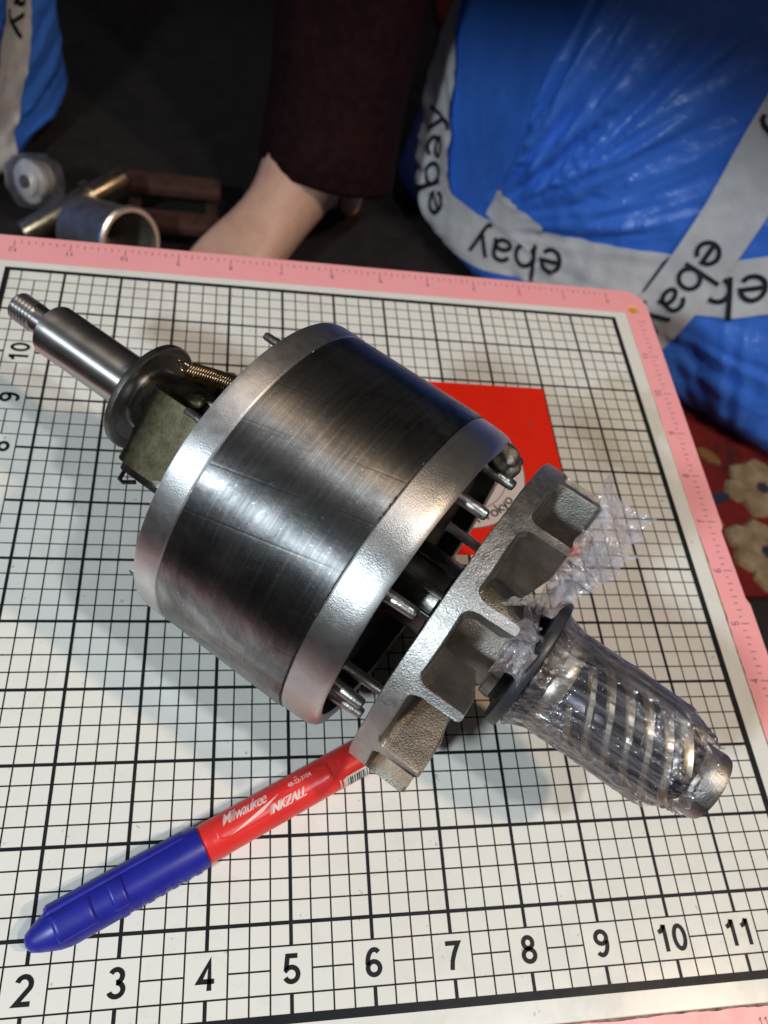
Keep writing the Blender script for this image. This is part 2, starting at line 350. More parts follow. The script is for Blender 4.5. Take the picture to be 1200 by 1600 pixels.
def text_map(name, s, fn, mat, parent, dup=0.0, **k):
    vs, fs = text_geo(s, **k)
    if dup:
        n0 = len(vs); vs, fs = [(x + o, y) for o in (-dup, 0, dup) for x, y in vs], [tuple(i + n0 * q for i in f) for q in range(3) for f in fs]
    # cut long triangles so the lettering can bend with its surface
    bm = bmesh.new(); bv = [bm.verts.new((x, y, 0)) for x, y in vs]
    for f in fs:
        try: bm.faces.new([bv[i] for i in f])
        except ValueError: pass
    sz = k.get('size', 1.0)
    bmesh.ops.triangulate(bm, faces=bm.faces[:])
    for _ in range(3):
        es = [e for e in bm.edges if e.calc_length() > sz * .14]
        if not es: break
        bmesh.ops.subdivide_edges(bm, edges=es, cuts=1); bmesh.ops.triangulate(bm, faces=bm.faces[:])
    for v in bm.verts: v.co = fn(v.co.x, v.co.y)
    return obj(name, bm, mat, parent, smooth=False)

# ------------------------------------------------------------------ structure: floor and rug
FZ = -8.0
bm = bmesh.new(); bmesh.ops.create_grid(bm, x_segments=2, y_segments=2, size=110)
for v in bm.verts: v.co.z = FZ - .35; v.co.y += 30
structure(obj('floor', bm, M['floor'], smooth=False))
rug = empty('rug', (45.5, 32, FZ), 'red patterned rug with cream and ochre flowers, lying on the dark floor', 'rug')
bm = bmesh.new(); box(bm, (0, 0, -.16), (64, 45.1, .32), bev=.1)
obj('rug_pile', bm, M['rug'], rug)
def tuft(pts, mat, name):
    bm = bmesh.new(); n = len(pts); cx = sum(p[0] for p in pts) / n; cy = sum(p[1] for p in pts) / n
    ring = []
    for q in range(n):
        a, b = Vector(pts[q]), Vector(pts[(q + 1) % n])
        for k in range(4):
            p = a.lerp(b, k / 4); o = noise.noise(Vector((p.x * 2, p.y * 2, 1))) * .12
            ring.append(((p.x - cx) * (1 + o) + cx, (p.y - cy) * (1 + o) + cy))
    outer = [bm.verts.new((x - 45.5, y - 32, .012)) for x, y in ring]
    inner = [bm.verts.new((cx + (x - cx) * .85 - 45.5, cy + (y - cy) * .85 - 32, .10)) for x, y in ring]
    m = len(ring); c = bm.verts.new((cx - 45.5, cy - 32, .12))
    for k in range(m):
        bm.faces.new((outer[k], outer[(k + 1) % m], inner[(k + 1) % m], inner[k])); bm.faces.new((inner[k], inner[(k + 1) % m], c))
    obj(name, bm, mat, rug)
def petal(cx, cy, ang, ln, wd, mat):
    d = Vector((cos(ang), sin(ang))); p = Vector((-d.y, d.x)); c = Vector((cx, cy))
    tuft([c + d * (ln * a) + p * (wd * b) for a, b in ((0, -.18), (.35, -.5), (.8, -.45), (1, 0), (.8, .45), (.35, .5), (0, .18))], mat, 'flower_petal')
for (fx, fy) in ((21.2, 13.3), (20.5, 10.9), (25.6, 12.6), (30, 11), (33, 15)):
    for k in range(7): petal(fx, fy, k * 2 * pi / 7 + fx, 1.25 + .2 * (k % 2), .95, M['cream'])
    tuft([(fx + .38 * cos(a * pi / 3), fy + .38 * sin(a * pi / 3)) for a in range(6)], M['navy'], 'flower_centre')
    petal(fx - 1.2, fy + .9, 2.4, 1.0, .45, M['ochre']); petal(fx + 1.2, fy + .9, .7, 1.0, .45, M['ochre']); petal(fx - 1.3, fy - .3, 3.4, .8, .4, M['navy'])

# ------------------------------------------------------------------ low table that carries the board
tb = empty('low_table', (6, 6, FZ - .35), 'low dark grey table hidden under the pink framed grid board', 'table')
bm = bmesh.new(); box(bm, (0, 0, 7.62), (10.6, 10.6, .7), bev=.06); obj('tabletop', bm, M['table'], tb)
for sx in (-1, 1):
    for sy in (-1, 1):
        bm = bmesh.new(); lz = 7.27; zb = 0 if sy < 0 else .36
        box(bm, (sx * 4.6, sy * 4.6, (lz + zb) / 2), (.7, .7, lz - zb), bev=.05); obj('leg', bm, M['table'], tb)

# ------------------------------------------------------------------ cutting board
bd = empty('cutting_board', (6, 6, -.38), 'white gridded cutting board with pink ruler frame and black inch numbers', 'cutting board')
BO = Vector((-6, -6, .38))
def curve_slab(name, splines, z0, z1, mat, parent, off):
    cu = bpy.data.curves.new(name, 'CURVE'); cu.dimensions = '2D'; cu.fill_mode = 'BOTH'
    cu.extrude = (z1 - z0) / 2 - .012; cu.bevel_depth = .012; cu.bevel_resolution = 1; cu.offset = -.012
    for pts in splines:
        sp = cu.splines.new('POLY'); sp.points.add(len(pts) - 1); sp.use_cyclic_u = True
        for q, (x, y) in enumerate(pts): sp.points[q].co = (x, y, 0, 1)
    o = bpy.data.objects.new(name, cu); COL.objects.link(o)
    dg = bpy.context.evaluated_depsgraph_get(); me = bpy.data.meshes.new_from_object(o.evaluated_get(dg))
    bpy.data.objects.remove(o); bpy.data.curves.remove(cu)
    me.transform(Matrix.Translation((off.x, off.y, off.z + (z0 + z1) / 2)))
    me.materials.clear(); me.materials.append(mat); fin(me, True, 30)
    ob = bpy.data.objects.new(name, me); COL.objects.link(ob); ob.parent = parent; return ob
def arc(cx, cy, r, a0, a1, n=10): return [(cx + r * cos(radians(a0 + (a1 - a0) * k / n)), cy + r * sin(radians(a0 + (a1 - a0) * k / n))) for k in range(n + 1)]
outer = arc(-.45, -.45, .5, 180, 270) + arc(12.38, -.45, .52, 270, 360) + [(12.91, 4.9), (12.91, 5.35), (12.86, 5.47), (12.84, 6.8), (12.90, 6.92)] + arc(12.42, 12.43, .50, 0, 90) + arc(-.45, 12.44, .5, 90, 180)
hole = arc(12.56, 12.36, .12, 0, 342, 19)
curve_slab('pink_frame', [outer, hole], -.36, -.02, M['pink'], bd, BO)
curve_slab('white_sheet', [arc(-.25, -.25, .06, 180, 270, 4) + arc(12.28, -.25, .06, 270, 360, 4) + arc(12.28, 12.17, .06, 0, 90, 4) + arc(-.25, 12.17, .06, 90, 180, 4)], -.10, 0.0, M['white'], bd, BO)
# brown glue line round the sheet
vs, fs = [], []
for (x0, y0, dx, dy, ln) in ((12.342, -.3, 0, 1, 12.5), (-.3, -.313, 1, 0, 12.6)):
    n = 240; b0 = len(vs)
    for k in range(n + 1):
        t = ln * k / n; wd = .022 + .028 * max(0, noise.noise(Vector((t * 2.3, x0, 0)))) + .012 * noise.noise(Vector((t * 9, x0, 3)))
        if dy and t > 7: wd *= .35
        for q in (0, 1):
            o = wd * q * (1 if dy else -1)
            vs.append((x0 + dx * t + (o if dy else 0) + BO.x, y0 + dy * t + (0 if dy else o) + BO.y, -.014 + BO.z))
    fs += [(b0 + 2 * k, b0 + 2 * k + 1, b0 + 2 * k + 3, b0 + 2 * k + 2) for k in range(n)]
raw('glue_seam', vs, fs, M['dirt'], bd, smooth=False)
# ochre eyelet added in the corner hole for lit yellow seen through it
bm = bmesh.new(); lathe(bm, [(-.30, .118), (-.05, .118), (-.05, .085), (-.30, .085)], 24)
for v in bm.verts: v.co += Vector((12.56, 12.36, 0)) + BO
obj('hole_ring', bm, pm('yellow_seen_through_hole', (.90, .55, .10), (.8, .45, .07), (.3, .4)), bd)
# printed grid
class Q:
    def __init__(s): s.v = []; s.f = []
    def r(s, x0, y0, x1, y1, z):
        b = len(s.v); s.v += [(x0 + BO.x, y0 + BO.y, z + BO.z), (x1 + BO.x, y0 + BO.y, z + BO.z), (x1 + BO.x, y1 + BO.y, z + BO.z), (x0 + BO.x, y1 + BO.y, z + BO.z)]; s.f.append((b, b + 1, b + 2, b + 3))
thin, thick = Q(), Q()
T1, T2, T3 = .0095, .022, .05
def spans(k, fixed_quarter):
    """free spans of a grid line so that it stays out of the number boxes (x .25-.75 strip)"""
    return [(0, 12)]
for k in range(1, 48):
    p = k * .25; isI = (k % 4 == 0)
    hw, z, qq = (T2, .0045, thick) if isI else (T1, .003, thin)
    # vertical line x = p
    if isI: segs = [(0, .25), (.75, 12)]
    else: segs = [(0, 12)]
    if p == .5: segs = [(0, .25), (.75, .75)] + [(n + .25, n + .75) for n in range(1, 12)]
    for a, b in segs:
        if b > a: qq.r(p - hw, a, p + hw, b, z)
    if isI: segs = [(0, .25), (.75, 12)]
    else: segs = [(0, 12)]
    if p == .5: segs = [(0, .25)] + [(n + .25, n + .75) for n in range(1, 12)]
    for a, b in segs: qq.r(a, p - hw, b, p + hw, z + .0007)
B3 = Q()
B3.r(-T3, -T3, T3, 12 + T3, .006); B3.r(12 - T3, -T3, 12 + T3, 12 + T3, .006)
B3.r(T3, -T3, 12 - T3, T3, .006); B3.r(T3, 12 - T3 * .7, 12 - T3, 12 + T3, .006)
raw('quarter_inch_grid_print', thin.v, thin.f, M['ink'], bd, smooth=False)
raw('inch_grid_print', thick.v, thick.f, M['ink'], bd, smooth=False)
raw('border_line_print', B3.v, B3.f, M['ink'], bd, smooth=False)
for n in range(1, 12):
    text_map('numeral', str(n), lambda x, y, n=n: Vector((n + x + BO.x, .505 + y + BO.y, .005 + BO.z)), M['ink'], bd, size=.312, bold=.168, xs=1.06)
    text_map('numeral', str(n), lambda x, y, n=n: Vector((.505 - y + BO.x, n + x + BO.y, .005 + BO.z)), M['ink'], bd, size=.312, bold=.168, xs=1.06)
for side_ in range(3):
    tk = Q()
    for k in range(0, 97):
        p = k / 8; ln = .17 if k % 8 == 0 else (.10 if k % 2 == 0 else .06)
        if side_ == 0: tk.r(p - .008, 12.80 - ln, p + .008, 12.80, -.0165)
        elif side_ == 1: tk.r(12.60, p - .008, 12.60 + ln, p + .008, -.0165)
        else: tk.r(p - .008, -.78, p + .008, -.78 + ln, -.0165)
    raw('ruler_tick_print', tk.v, tk.f, M['greyink'], bd, smooth=False)
for n in range(0, 13):
    text_map('ruler_numeral', str(n), lambda x, y, n=n: Vector((12 - n - x + BO.x, 12.55 - y + BO.y, -.0165 + BO.z)), M['greyink'], bd, size=.12, bold=.13)
    if 0 < n < 12:
        text_map('ruler_numeral', str(n), lambda x, y, n=n: Vector((12.49 - y + BO.x, n + x + BO.y, -.0165 + BO.z)), M['greyink'], bd, size=.135, bold=.13)
        text_map('ruler_numeral', str(n), lambda x, y, n=n: Vector((n + x + BO.x, -.52 + y + BO.y, -.0165 + BO.z)), M['greyink'], bd, size=.12, bold=.13)

# ------------------------------------------------------------------ red card under the rotor
cd = empty('red_card', (8.3, 8.0, 0.008), 'bright red card with a pinkish white disc, lying on the grid board behind the rotor', 'card')
bm = bmesh.new(); box(bm, (.1, .05, .004), (3.18, 3.7, .008)); obj('card_sheet', bm, M['card'], cd, smooth=False)
def disc(r, z, n=64, r2=0):
    bm = bmesh.new()
    if r2: 
        a = [bm.verts.new((r * cos(2 * pi * k / n), r * sin(2 * pi * k / n), z)) for k in range(n)]; b = [bm.verts.new((r2 * cos(2 * pi * k / n), r2 * sin(2 * pi * k / n), z)) for k in range(n)]
        for k in range(n): bm.faces.new((a[k], a[(k + 1) % n], b[(k + 1) % n], b[k]))
    else: bm.faces.new([bm.verts.new((r * cos(2 * pi * k / n), r * sin(2 * pi * k / n), z)) for k in range(n)])
    return bm
DC = Vector((8.06 - 8.3, 7.9 - 8.0, 0))
o = obj('white_disc_print', disc(1.19, .0095), M['cardw'], cd, smooth=False); o.location = DC
o = obj('ring_line_print', disc(1.205, .0105, 64, 1.185), M['cardt'], cd, smooth=False); o.location = DC
o = obj('ring_line_print', disc(.86, .0105, 64, .845), M['cardt'], cd, smooth=False); o.location = DC
def arc_text(x, y):
    r = .99 - y; a = -1.42 + (x / .99); return Vector((DC.x + r * cos(a), DC.y + r * sin(a), .0112))
text_map('typed_lettering', ', Tokyo', arc_text, M['cardt'], cd, size=.29, align='LEFT', spacing=.92, dup=.003)
# reading direction runs anticlockwise with glyph tops towards the disc centre
o = obj('ink_dot', disc(.035, .0105, 12), M['cardt'], cd, smooth=False); o.location = (9.56 - 8.3, 9.04 - 8.0, 0)

# ------------------------------------------------------------------ rotor
A = Vector((5.2806801, 5.5008186, 2.2167481)); va = Vector((0.7746303, -0.6322862, 0.0127286)); vu = Vector((0.6323375, 0.7746931, -0.0000000)); vv = va.cross(vu)
RM = Matrix(((vu.x, vv.x, va.x), (vu.y, vv.y, va.y), (vu.z, vv.z, va.z))).to_4x4()
rot = empty('motor_rotor', A - vv * 2.2, 'turned steel motor rotor lying on the grid board, with pinned rings and cast fan', 'motor rotor', mat=RM)
RL = Vector((0, 2.2, 0))
def part(name, bm, mat, parent=rot, **k):
    k.setdefault('loc', RL if parent is rot else None)
    return obj(name, bm, mat, parent, **k)
# core
bm = bmesh.new()
prof = [(-.75, 1.2), (-.75, 2.188)] + [(-.745 + 1.805 * k / 24, 2.194) for k in range(1, 24)] + [(1.065, 2.188), (1.065, 1.2)]
lathe(bm, prof, 192); part('laminated_core', bm, M['core'])
# end rings
bm = bmesh.new()
lathe(bm, [(-.752, 2.1), (-.753, 2.15), (-.765, 2.188), (-.78, 2.2), (-.95, 2.203), (-1.06, 2.20), (-1.11, 2.185), (-1.13, 2.16), (-1.135, 2.11), (-1.12, 2.02), (-1.09, 1.97)], 192, jit=.006)
endL = part('end_ring', bm, M['ring']); endL['label'] = 'smooth end ring on the shaft side'
bm = bmesh.new()
lathe(bm, [(1.067, 2.08), (1.068, 2.12), (1.082, 2.162), (1.10, 2.176), (1.2, 2.174), (1.38, 2.165), (1.47, 2.15), (1.52, 2.125), (1.548, 2.09), (1.553, 2.05), (1.545, 2.0), (1.52, 1.972)], 192, jit=.010)
endR = part('end_ring', bm, M['ring_cast']); endR['label'] = 'grainy cast end ring on the fan side'
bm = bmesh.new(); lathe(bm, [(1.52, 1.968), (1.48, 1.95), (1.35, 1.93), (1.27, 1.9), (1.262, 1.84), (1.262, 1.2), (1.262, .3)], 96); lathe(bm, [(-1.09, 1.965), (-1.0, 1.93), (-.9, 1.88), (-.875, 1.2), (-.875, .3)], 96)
part('recess_face', bm, M['recess'])  # shade inside the rings painted as a near-black face
# pins
def pin(ang, r, s0, s1, r0, r1, mat):
    bm = bmesh.new(); sg = 1 if s1 > s0 else -1; L_ = abs(s1 - s0)
    pr = [(0, r0 * 1.25), (.06, r0), (L_ * .5, (r0 + r1) / 2), (L_ - .03, r1), (L_ - .006, r1 * .82), (L_, r1 * .5), (L_, 0)]
    lathe(bm, [(s0 + sg * q, w_) for q, w_ in pr], 20)
    rr = Matrix.Rotation(R0.uniform(-.05, .05), 4, 'X') @ Matrix.Rotation(R0.uniform(-.04, .04), 4, 'Y')
    for v in bm.verts:
        c = Vector((v.co.x, v.co.y, v.co.z - s0)); c = rr @ c
        v.co = Vector((c.x + r * cos(radians(ang)), c.y + r * sin(radians(ang)), c.z + s0 + .01 * noise.noise(v.co * 9)))
    part('pin', bm, mat)
for a_ in (129, 82, 48, 178, 333, 240, 200, 288): pin(a_, 1.72, 1.24, 1.90 + R0.uniform(-.02, .03), .088, .070, M['pin'])
for a_ in (74, 116, 250, 295, 340, 30): pin(a_, 1.93, -.9, -1.47 + R0.uniform(-.02, .03), .062, .05, M['pin'])
# lump of balancing metal
bm = bmesh.new(); bmesh.ops.create_icosphere(bm, subdivisions=3, radius=.15)
for v in bm.verts:
    n_ = noise.noise(v.co * 9) * .5 + noise.noise(v.co * 22) * .25
    v.co = v.co * (1 + n_); v.co.z *= 1.5; v.co.x *= 1.2
    v.co += Vector((1.92 * cos(radians(47)), 1.92 * sin(radians(47)), 1.60))
part('balance_weight', bm, M['fan_dark'], ang=0)
# ragged metal squeezed out along the two seams
for s_, cnt, mt in ((1.066, 34, 'oily_shade'), (-.752, 10, 'pin')):
    bm = bmesh.new()
    for q in range(cnt):
        a_ = R0.uniform(0, 2 * pi) if q % 3 else radians(R0.choice((85, 112, 140)) + R0.uniform(-9, 9)); ln = R0.uniform(.02, .10); w_ = R0.uniform(.004, .014); hh = R0.uniform(2.185, 2.202)
        p = [(a_, s_ - w_, 2.185), (a_ + ln / 2.2, s_ - w_ * .6, 2.185), (a_ + ln / 2.2, s_ + w_, 2.17), (a_, s_ + w_ * .8, 2.17), (a_ + ln / 4.4, s_ + R0.uniform(-.5, .5) * w_, hh)]
        vs_ = [bm.verts.new((r * cos(t_), r * sin(t_), z_)) for t_, z_, r in p]
        for f in ((0, 1, 4), (1, 2, 4), (2, 3, 4), (3, 0, 4)): bm.faces.new([vs_[i_] for i_ in f])
    bmesh.ops.recalc_face_normals(bm, faces=bm.faces[:])
    sb = part('seam_burrs', bm, M[mt], smooth=False); sb['kind'] = 'stuff'
# burrs on the shaft-side ring
for a_, sz in ((140, .09), (112, .06), (176, .07)):
    bm = bmesh.new(); vs_ = [bm.verts.new(p) for p in ((0, 0, 0), (sz, .01, -.02), (sz * .5, .03, -sz * 1.2), (sz * .2, .05, -.02))]
    for f in ((0, 1, 2), (0, 2, 3), (1, 3, 2), (0, 3, 1)): bm.faces.new([vs_[i] for i in f])
    for v in bm.verts: v.co = Matrix.Rotation(radians(a_ - 90), 3, 'Z') @ (v.co + Vector((0, 2.14, -1.12)))
    part('metal_burr', bm, M['ring'], smooth=False)
# shaft
bm = bmesh.new()
pr = [(-5.45, 0), (-5.45, .17), (-5.43, .195)]
for k in range(6):
    s = -5.41 + k * .062; pr += [(s, .212), (s + .02, .215), (s + .036, .185), (s + .046, .185)]
pr += [(-5.03, .20), (-5.0, .205), (-4.79, .207), (-4.775, .235), (-4.77, .33), (-4.745, .372), (-4.72, .381)]
pr += [(-4.6 + k * .2, .381) for k in range(0, 8)] + [(-3.08, .381), (-3.07, .43), (-3.03, .46), (-2.9, .46), (-2.9, .40), (-1.2, .40), (-.8, .44), (-.85, .44)]
lathe(bm, pr, 96); sh = part('shaft', bm, M['shaft'])
bm = bmesh.new(); box(bm, (.05, .215, -4.93), (.09, .07, .26), bev=.012); obj('shaft_key', bm, M['oily_shade'], sh)
bm = bmesh.new()
for (an, w_) in ((115, .10), (148, .07), (80, .08)):
    box(bm, (.53 * cos(radians(an)), .53 * sin(radians(an)), 1.62), (.06, w_, .62), Matrix.Rotation(radians(an), 3, 'Z'), bev=.015)
bm2 = bmesh.new(); lathe(bm2, [(1.1, .44), (1.3, .52), (1.9, .52), (1.95, .46), (3.4, .46)], 64); obj('inner_shaft', bm2, M['oily_shade'], sh)  # dark steel here paints in the shade between drum and fan
obj('shaft_spline', bm, M['oily_shade'], sh)
# governor disc
bm = bmesh.new(); lathe(bm, [(-2.99, .40), (-3.0, .55), (-3.0, .77), (-2.985, .795), (-2.95, .80), (-2.90, .797), (-2.885, .775), (-2.90, .70), (-2.93, .66), (-2.93, .4)], 96)
part('governor_disc', bm, M['disc'])
bm = bmesh.new(); lathe(bm, [(-2.93, .42), (-2.5, .55), (-2.45, .62), (-2.2, .62), (-2.15, .5), (-1.2, .5)], 64); part('governor_sleeve', bm, M['oily_shade'])
# folded governor weights: two U-shaped sheet shells
def weight(ang):
    n = Vector((cos(radians(ang)), sin(radians(ang)), 0)); t = Vector((-n.y, n.x, 0)); a_ = Vector((0, 0, 1))
    path = [(-1.45, .86)] + [(-2.10, .90)] + [(-2.34 - .17 * sin(q * pi / 8), .73 + .17 * cos(q * pi / 8)) for q in range(0, 9)] + [(-1.6, .56)]
    bm = bmesh.new(); th = .04; rows = []
    for i, (s, r) in enumerate(path):
        p0 = path[max(i - 1, 0)]; p1 = path[min(i + 1, len(path) - 1)]
        d = Vector((p1[0] - p0[0], p1[1] - p0[1])).normalized(); nn = Vector((-d.y, d.x))
        rows.append([( s, r), (s + nn.x * th, r + nn.y * th)])
    W0, W1 = -.42, .64
    grid = []
    for (o_, i_) in rows:
        grid.append([bm.verts.new(n * q[1] + t * w_ + a_ * q[0]) for q in (o_, i_) for w_ in (W0, W0 * .5, 0, W1 * .5, W1)])
    for g0, g1 in zip(grid[:-1], grid[1:]):
        for k in range(4): bm.faces.new((g0[k], g0[k + 1], g1[k + 1], g1[k])); bm.faces.new((g0[5 + k], g1[5 + k], g1[6 + k], g0[6 + k]))
        bm.faces.new((g0[0], g1[0], g1[5], g0[5])); bm.faces.new((g0[4], g0[9], g1[9], g1[4]))
    for g in (grid[0], grid[-1]):
        for k in range(4): bm.faces.new((g[k], g[k + 1], g[6 + k], g[5 + k]))
    bmesh.ops.recalc_face_normals(bm, faces=bm.faces[:])
    wt = part('governor_weight', bm, M['olive'], ang=40)
    bm = bmesh.new(); box(bm, n * .70 + t * .62 + a_ * -1.95, (.22, .34, .95), Matrix.Rotation(radians(ang), 3, 'Z'), bev=.05)
    obj('weight_block', bm, M['oily_shade'], wt)
    if ang > 200: return
    bm = bmesh.new(); tube(bm, [n * .66 + t * .86 + a_ * -2.2, n * .66 + t * .96 + a_ * -2.35, n * .60 + t * .98 + a_ * -2.45, n * .5 + t * .9 + a_ * -2.5], .03, 8)
    obj('hook', bm, M['oily_shade'], wt)
weight(136); weight(136 + 180)
# lever arm plate with rivet, spring and hook
def pol(r, ang, s): return Vector((r * cos(radians(ang)), r * sin(radians(ang)), s))
bm = bmesh.new(); box(bm, pol(.66, 94, -1.95), (.44, .06, .95), Matrix.Rotation(radians(4), 3, 'Z'), bev=.02); arm = part('lever_arm', bm, M['olive'])
bm = bmesh.new(); lathe(bm, [(0, .15), (.03, .145), (.07, .10), (.085, .05), (.088, 0)], 24)
for v in bm.verts: v.co = pol(.69, 94, -2.05) + Vector((v.co.x, v.co.z, v.co.y))
obj('rivet', bm, M['olive'], arm)
bm = bmesh.new(); pts = []
for k in range(0, 22 * 12 + 1):
    a_ = 2 * pi * k / 12; s = -2.28 + .62 * k / (22 * 12); c = pol(.93, 82 - 20 * (k / 264), s)
    pts.append(c + Vector((.11 * cos(a_), .11 * sin(a_), 0)))
tube(bm, pts, .016, 6); spr = part('coil_spring', bm, M['bronze'], ang=0)
bm = bmesh.new(); tube(bm, [pol(.93, 82, -2.40) + Vector((.0, .09 * cos(q), .1 * sin(q))) for q in [k * 2 * pi / 20 for k in range(0, 19)]], .022, 7); obj('spring_eye', bm, M['bronze'], spr, ang=0)
bm = bmesh.new(); box(bm, pol(.95, 60, -1.45), (.10, .16, .5), bev=.02); obj('spring_anchor', bm, M['disc'], spr)
# fan
NB = 13; PH = 4.2
bm = bmesh.new(); seg = 8; NS = NB * seg
radii = [.50, .62, 1.0, 1.36, 1.50, 2.0, 2.09, 2.125, 2.143]
def fz(i, side):   # plate surfaces
    lo = 2.040; hi = 2.285
    r = radii[i]
    if side == 0: return lo + (.012 if r > 2.13 else 0)
    return hi - (.012 if r > 2.13 else 0)
vt = {}
for i in range(len(radii)):
    for k in range(NS):
        a_ = radians(PH) + 2 * pi * (k - seg / 2 + .0) / NS
        for sd in (0, 1):
            j = .012 * noise.noise(Vector((radii[i] * cos(a_) * 2.5, radii[i] * sin(a_) * 2.5, sd * 7)))
            vt[i, k, sd] = bm.verts.new((radii[i] * cos(a_), radii[i] * sin(a_), fz(i, sd) + j))
solid = {}
for i in range(len(radii) - 1):
    for k in range(NS):
        kk = k % seg
        solid[i, k] = not (i == 2 and kk in (0, 1, 7)) 
for (i, k), s_ in solid.items():
    if not s_: continue
    k2 = (k + 1) % NS
    bm.faces.new((vt[i, k, 0], vt[i + 1, k, 0], vt[i + 1, k2, 0], vt[i, k2, 0])); bm.faces.new((vt[i, k, 1], vt[i, k2, 1], vt[i + 1, k2, 1], vt[i + 1, k, 1]))
    if i == 0: bm.faces.new((vt[i, k, 0], vt[i, k2, 0], vt[i, k2, 1], vt[i, k, 1]))
    elif not solid[i - 1, k]: bm.faces.new((vt[i, k, 0], vt[i, k2, 0], vt[i, k2, 1], vt[i, k, 1]))
    if i == len(radii) - 2: bm.faces.new((vt[i + 1, k, 0], vt[i + 1, k, 1], vt[i + 1, k2, 1], vt[i + 1, k2, 0]))
    elif not solid[i + 1, k]: bm.faces.new((vt[i + 1, k, 0], vt[i + 1, k, 1], vt[i + 1, k2, 1], vt[i + 1, k2, 0]))
    if not solid[i, (k + 1) % NS]: bm.faces.new((vt[i, k2, 0], vt[i + 1, k2, 0], vt[i + 1, k2, 1], vt[i, k2, 1]))
    if not solid[i, (k - 1) % NS]: bm.faces.new((vt[i, k, 0], vt[i, k, 1], vt[i + 1, k, 1], vt[i + 1, k, 0]))
bmesh.ops.recalc_face_normals(bm, faces=bm.faces[:])
fan = part('fan', bm, M['fan']); fan.data.materials.append(M['fan_dark'])
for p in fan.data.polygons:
    if p.normal.z > .8 and Vector((p.center.x, p.center.y)).length < 2.06: p.material_index = 1  # pocket floor painted darker for its shade
fan['label'] = 'cast centrifugal fan with rough open pockets'
def blade(k):
    ang = PH + 360 * (k + .0) / NB
    a_ = radians(ang); n = Vector((cos(a_), sin(a_), 0)); t = Vector((-n.y, n.x, 0))
    hw = .062; fr = .16; s0 = 2.265; s1 = 2.84 + R0.uniform(-.02, .02)
    left = [(-hw - fr, s0)] + [(-hw - fr + fr * sin(radians(q)), s0 + fr * (1 - cos(radians(q)))) for q in (25, 45, 65, 90)] + [(-hw, s1 - .05), (-hw * .8, s1 - .012), (-hw * .3, s1)]
    prof = left + [(-x, s) for x, s in reversed(left)]
    rs = [1.16, 1.20, 1.65, 2.05, 2.12, 2.146]
    bm = bmesh.new(); rows = []
    for r in rs:
        edge = (r > 2.13); row = []
        for (x, s) in prof:
            dz = 0
            if r < 1.5: s = min(s, 2.72)
            xx = x * (.90 if edge or r < 1.18 else 1) * (1.0 - .15 * (2.1 - r))
            j = noise.noise(Vector((r * 4, x * 9, s * 5 + k * 3))) * .010
            row.append(bm.verts.new(n * (r - (.02 if edge and s > s1 - .02 else 0)) + t * (xx + j) + Vector((0, 0, s))))
        rows.append(row)
    m = len(prof)
    for g0, g1 in zip(rows[:-1], rows[1:]):
        for q in range(m): bm.faces.new((g0[q], g0[(q + 1) % m], g1[(q + 1) % m], g1[q]))
    bm.faces.new(rows[0][::-1]); bm.faces.new(rows[-1])
    bmesh.ops.recalc_face_normals(bm, faces=bm.faces[:])
    bl = obj('fan_blade', bm, M['fan'], fan, ang=50); bl.data.materials.append(M['fan_dark'])
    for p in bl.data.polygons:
        if abs(p.normal.dot(t)) > .8: p.material_index = 1  # blade sides take the dark reflections as a darker colour
for k in range(NB): blade(k)
bm = bmesh.new(); lathe(bm, [(2.0, .46), (2.0, .64), (2.3, .66), (2.55, .62), (2.9, .58), (2.92, .46)], 64); obj('fan_hub', bm, M['fan_dark'], fan)
# gear end
bm = bmesh.new(); lathe(bm, [(3.12, .3), (3.11, .84), (3.125, .872), (3.15, .884), (3.24, .884), (3.26, .872), (3.27, .83), (3.268, .62), (3.29, .60), (3.30, .3)], 96); part('oil_seal', bm, M['seal'])
bm = bmesh.new(); lathe(bm, [(2.88, .46), (2.88, .64), (3.0, .66), (3.12, .60)], 48); part('bearing_collar', bm, M['oily_shade'])
bm = bmesh.new()
lathe(bm, [(3.3, .2), (3.3, .58), (3.5, .58), (3.52, .54), (3.7, .48), (3.76, .48), (3.8, .50), (5.22, .50), (5.30, .46), (5.36, .42), (5.37, .40)], 96)
gear = part('helical_gear', bm, M['geardark']); 
ST = 6; LEAD = 1.50
for k in range(ST):
    bm = bmesh.new(); rows = []; n = 60
    sA, sB = 3.80, 5.28
    turns = (sB - sA) / abs(LEAD)
    for i in range(n + 1):
        s = sA + (sB - sA) * i / n; th = 2 * pi * (k / ST + s / LEAD)
        row = []
        for (ds, r) in ((-.07, .48), (-.036, .562), (-.031, .568), (.031, .568), (.036, .562), (.07, .48)):
            ss = s + ds; fade = .08 if (i == 0 or i == n) else 0
            row.append(bm.verts.new(((r - fade) * cos(th), (r - fade) * sin(th), min(max(ss, 3.78), 5.3))))
        rows.append(row)
    for g0, g1 in zip(rows[:-1], rows[1:]):
        for q in range(5): bm.faces.new((g0[q], g0[q + 1], g1[q + 1], g1[q]))
    bmesh.ops.recalc_face_normals(bm, faces=bm.faces[:]); obj('gear_tooth', bm, M['tooth'], gear, ang=30)
bm = bmesh.new(); lathe(bm, [(3.50, .55), (3.50, .575), (3.56, .585), (3.66, .58), (3.70, .55), (3.70, .45)], 64); obj('bright_band', bm, M['tooth'], gear)
bm = bmesh.new(); lathe(bm, [(5.36, .30), (5.36, .41), (5.40, .43), (5.64, .43), (5.69, .41), (5.705, .37), (5.70, .30), (5.66, .28), (5.66, 0)], 64); boss = obj('end_boss', bm, M['fan'], gear)
bm = bmesh.new(); box(bm, pol(.43, 150, 5.60), (.03, .012, .16), Matrix.Rotation(radians(150), 3, 'Z')); obj('scratch_mark', bm, M['recess'], gear)

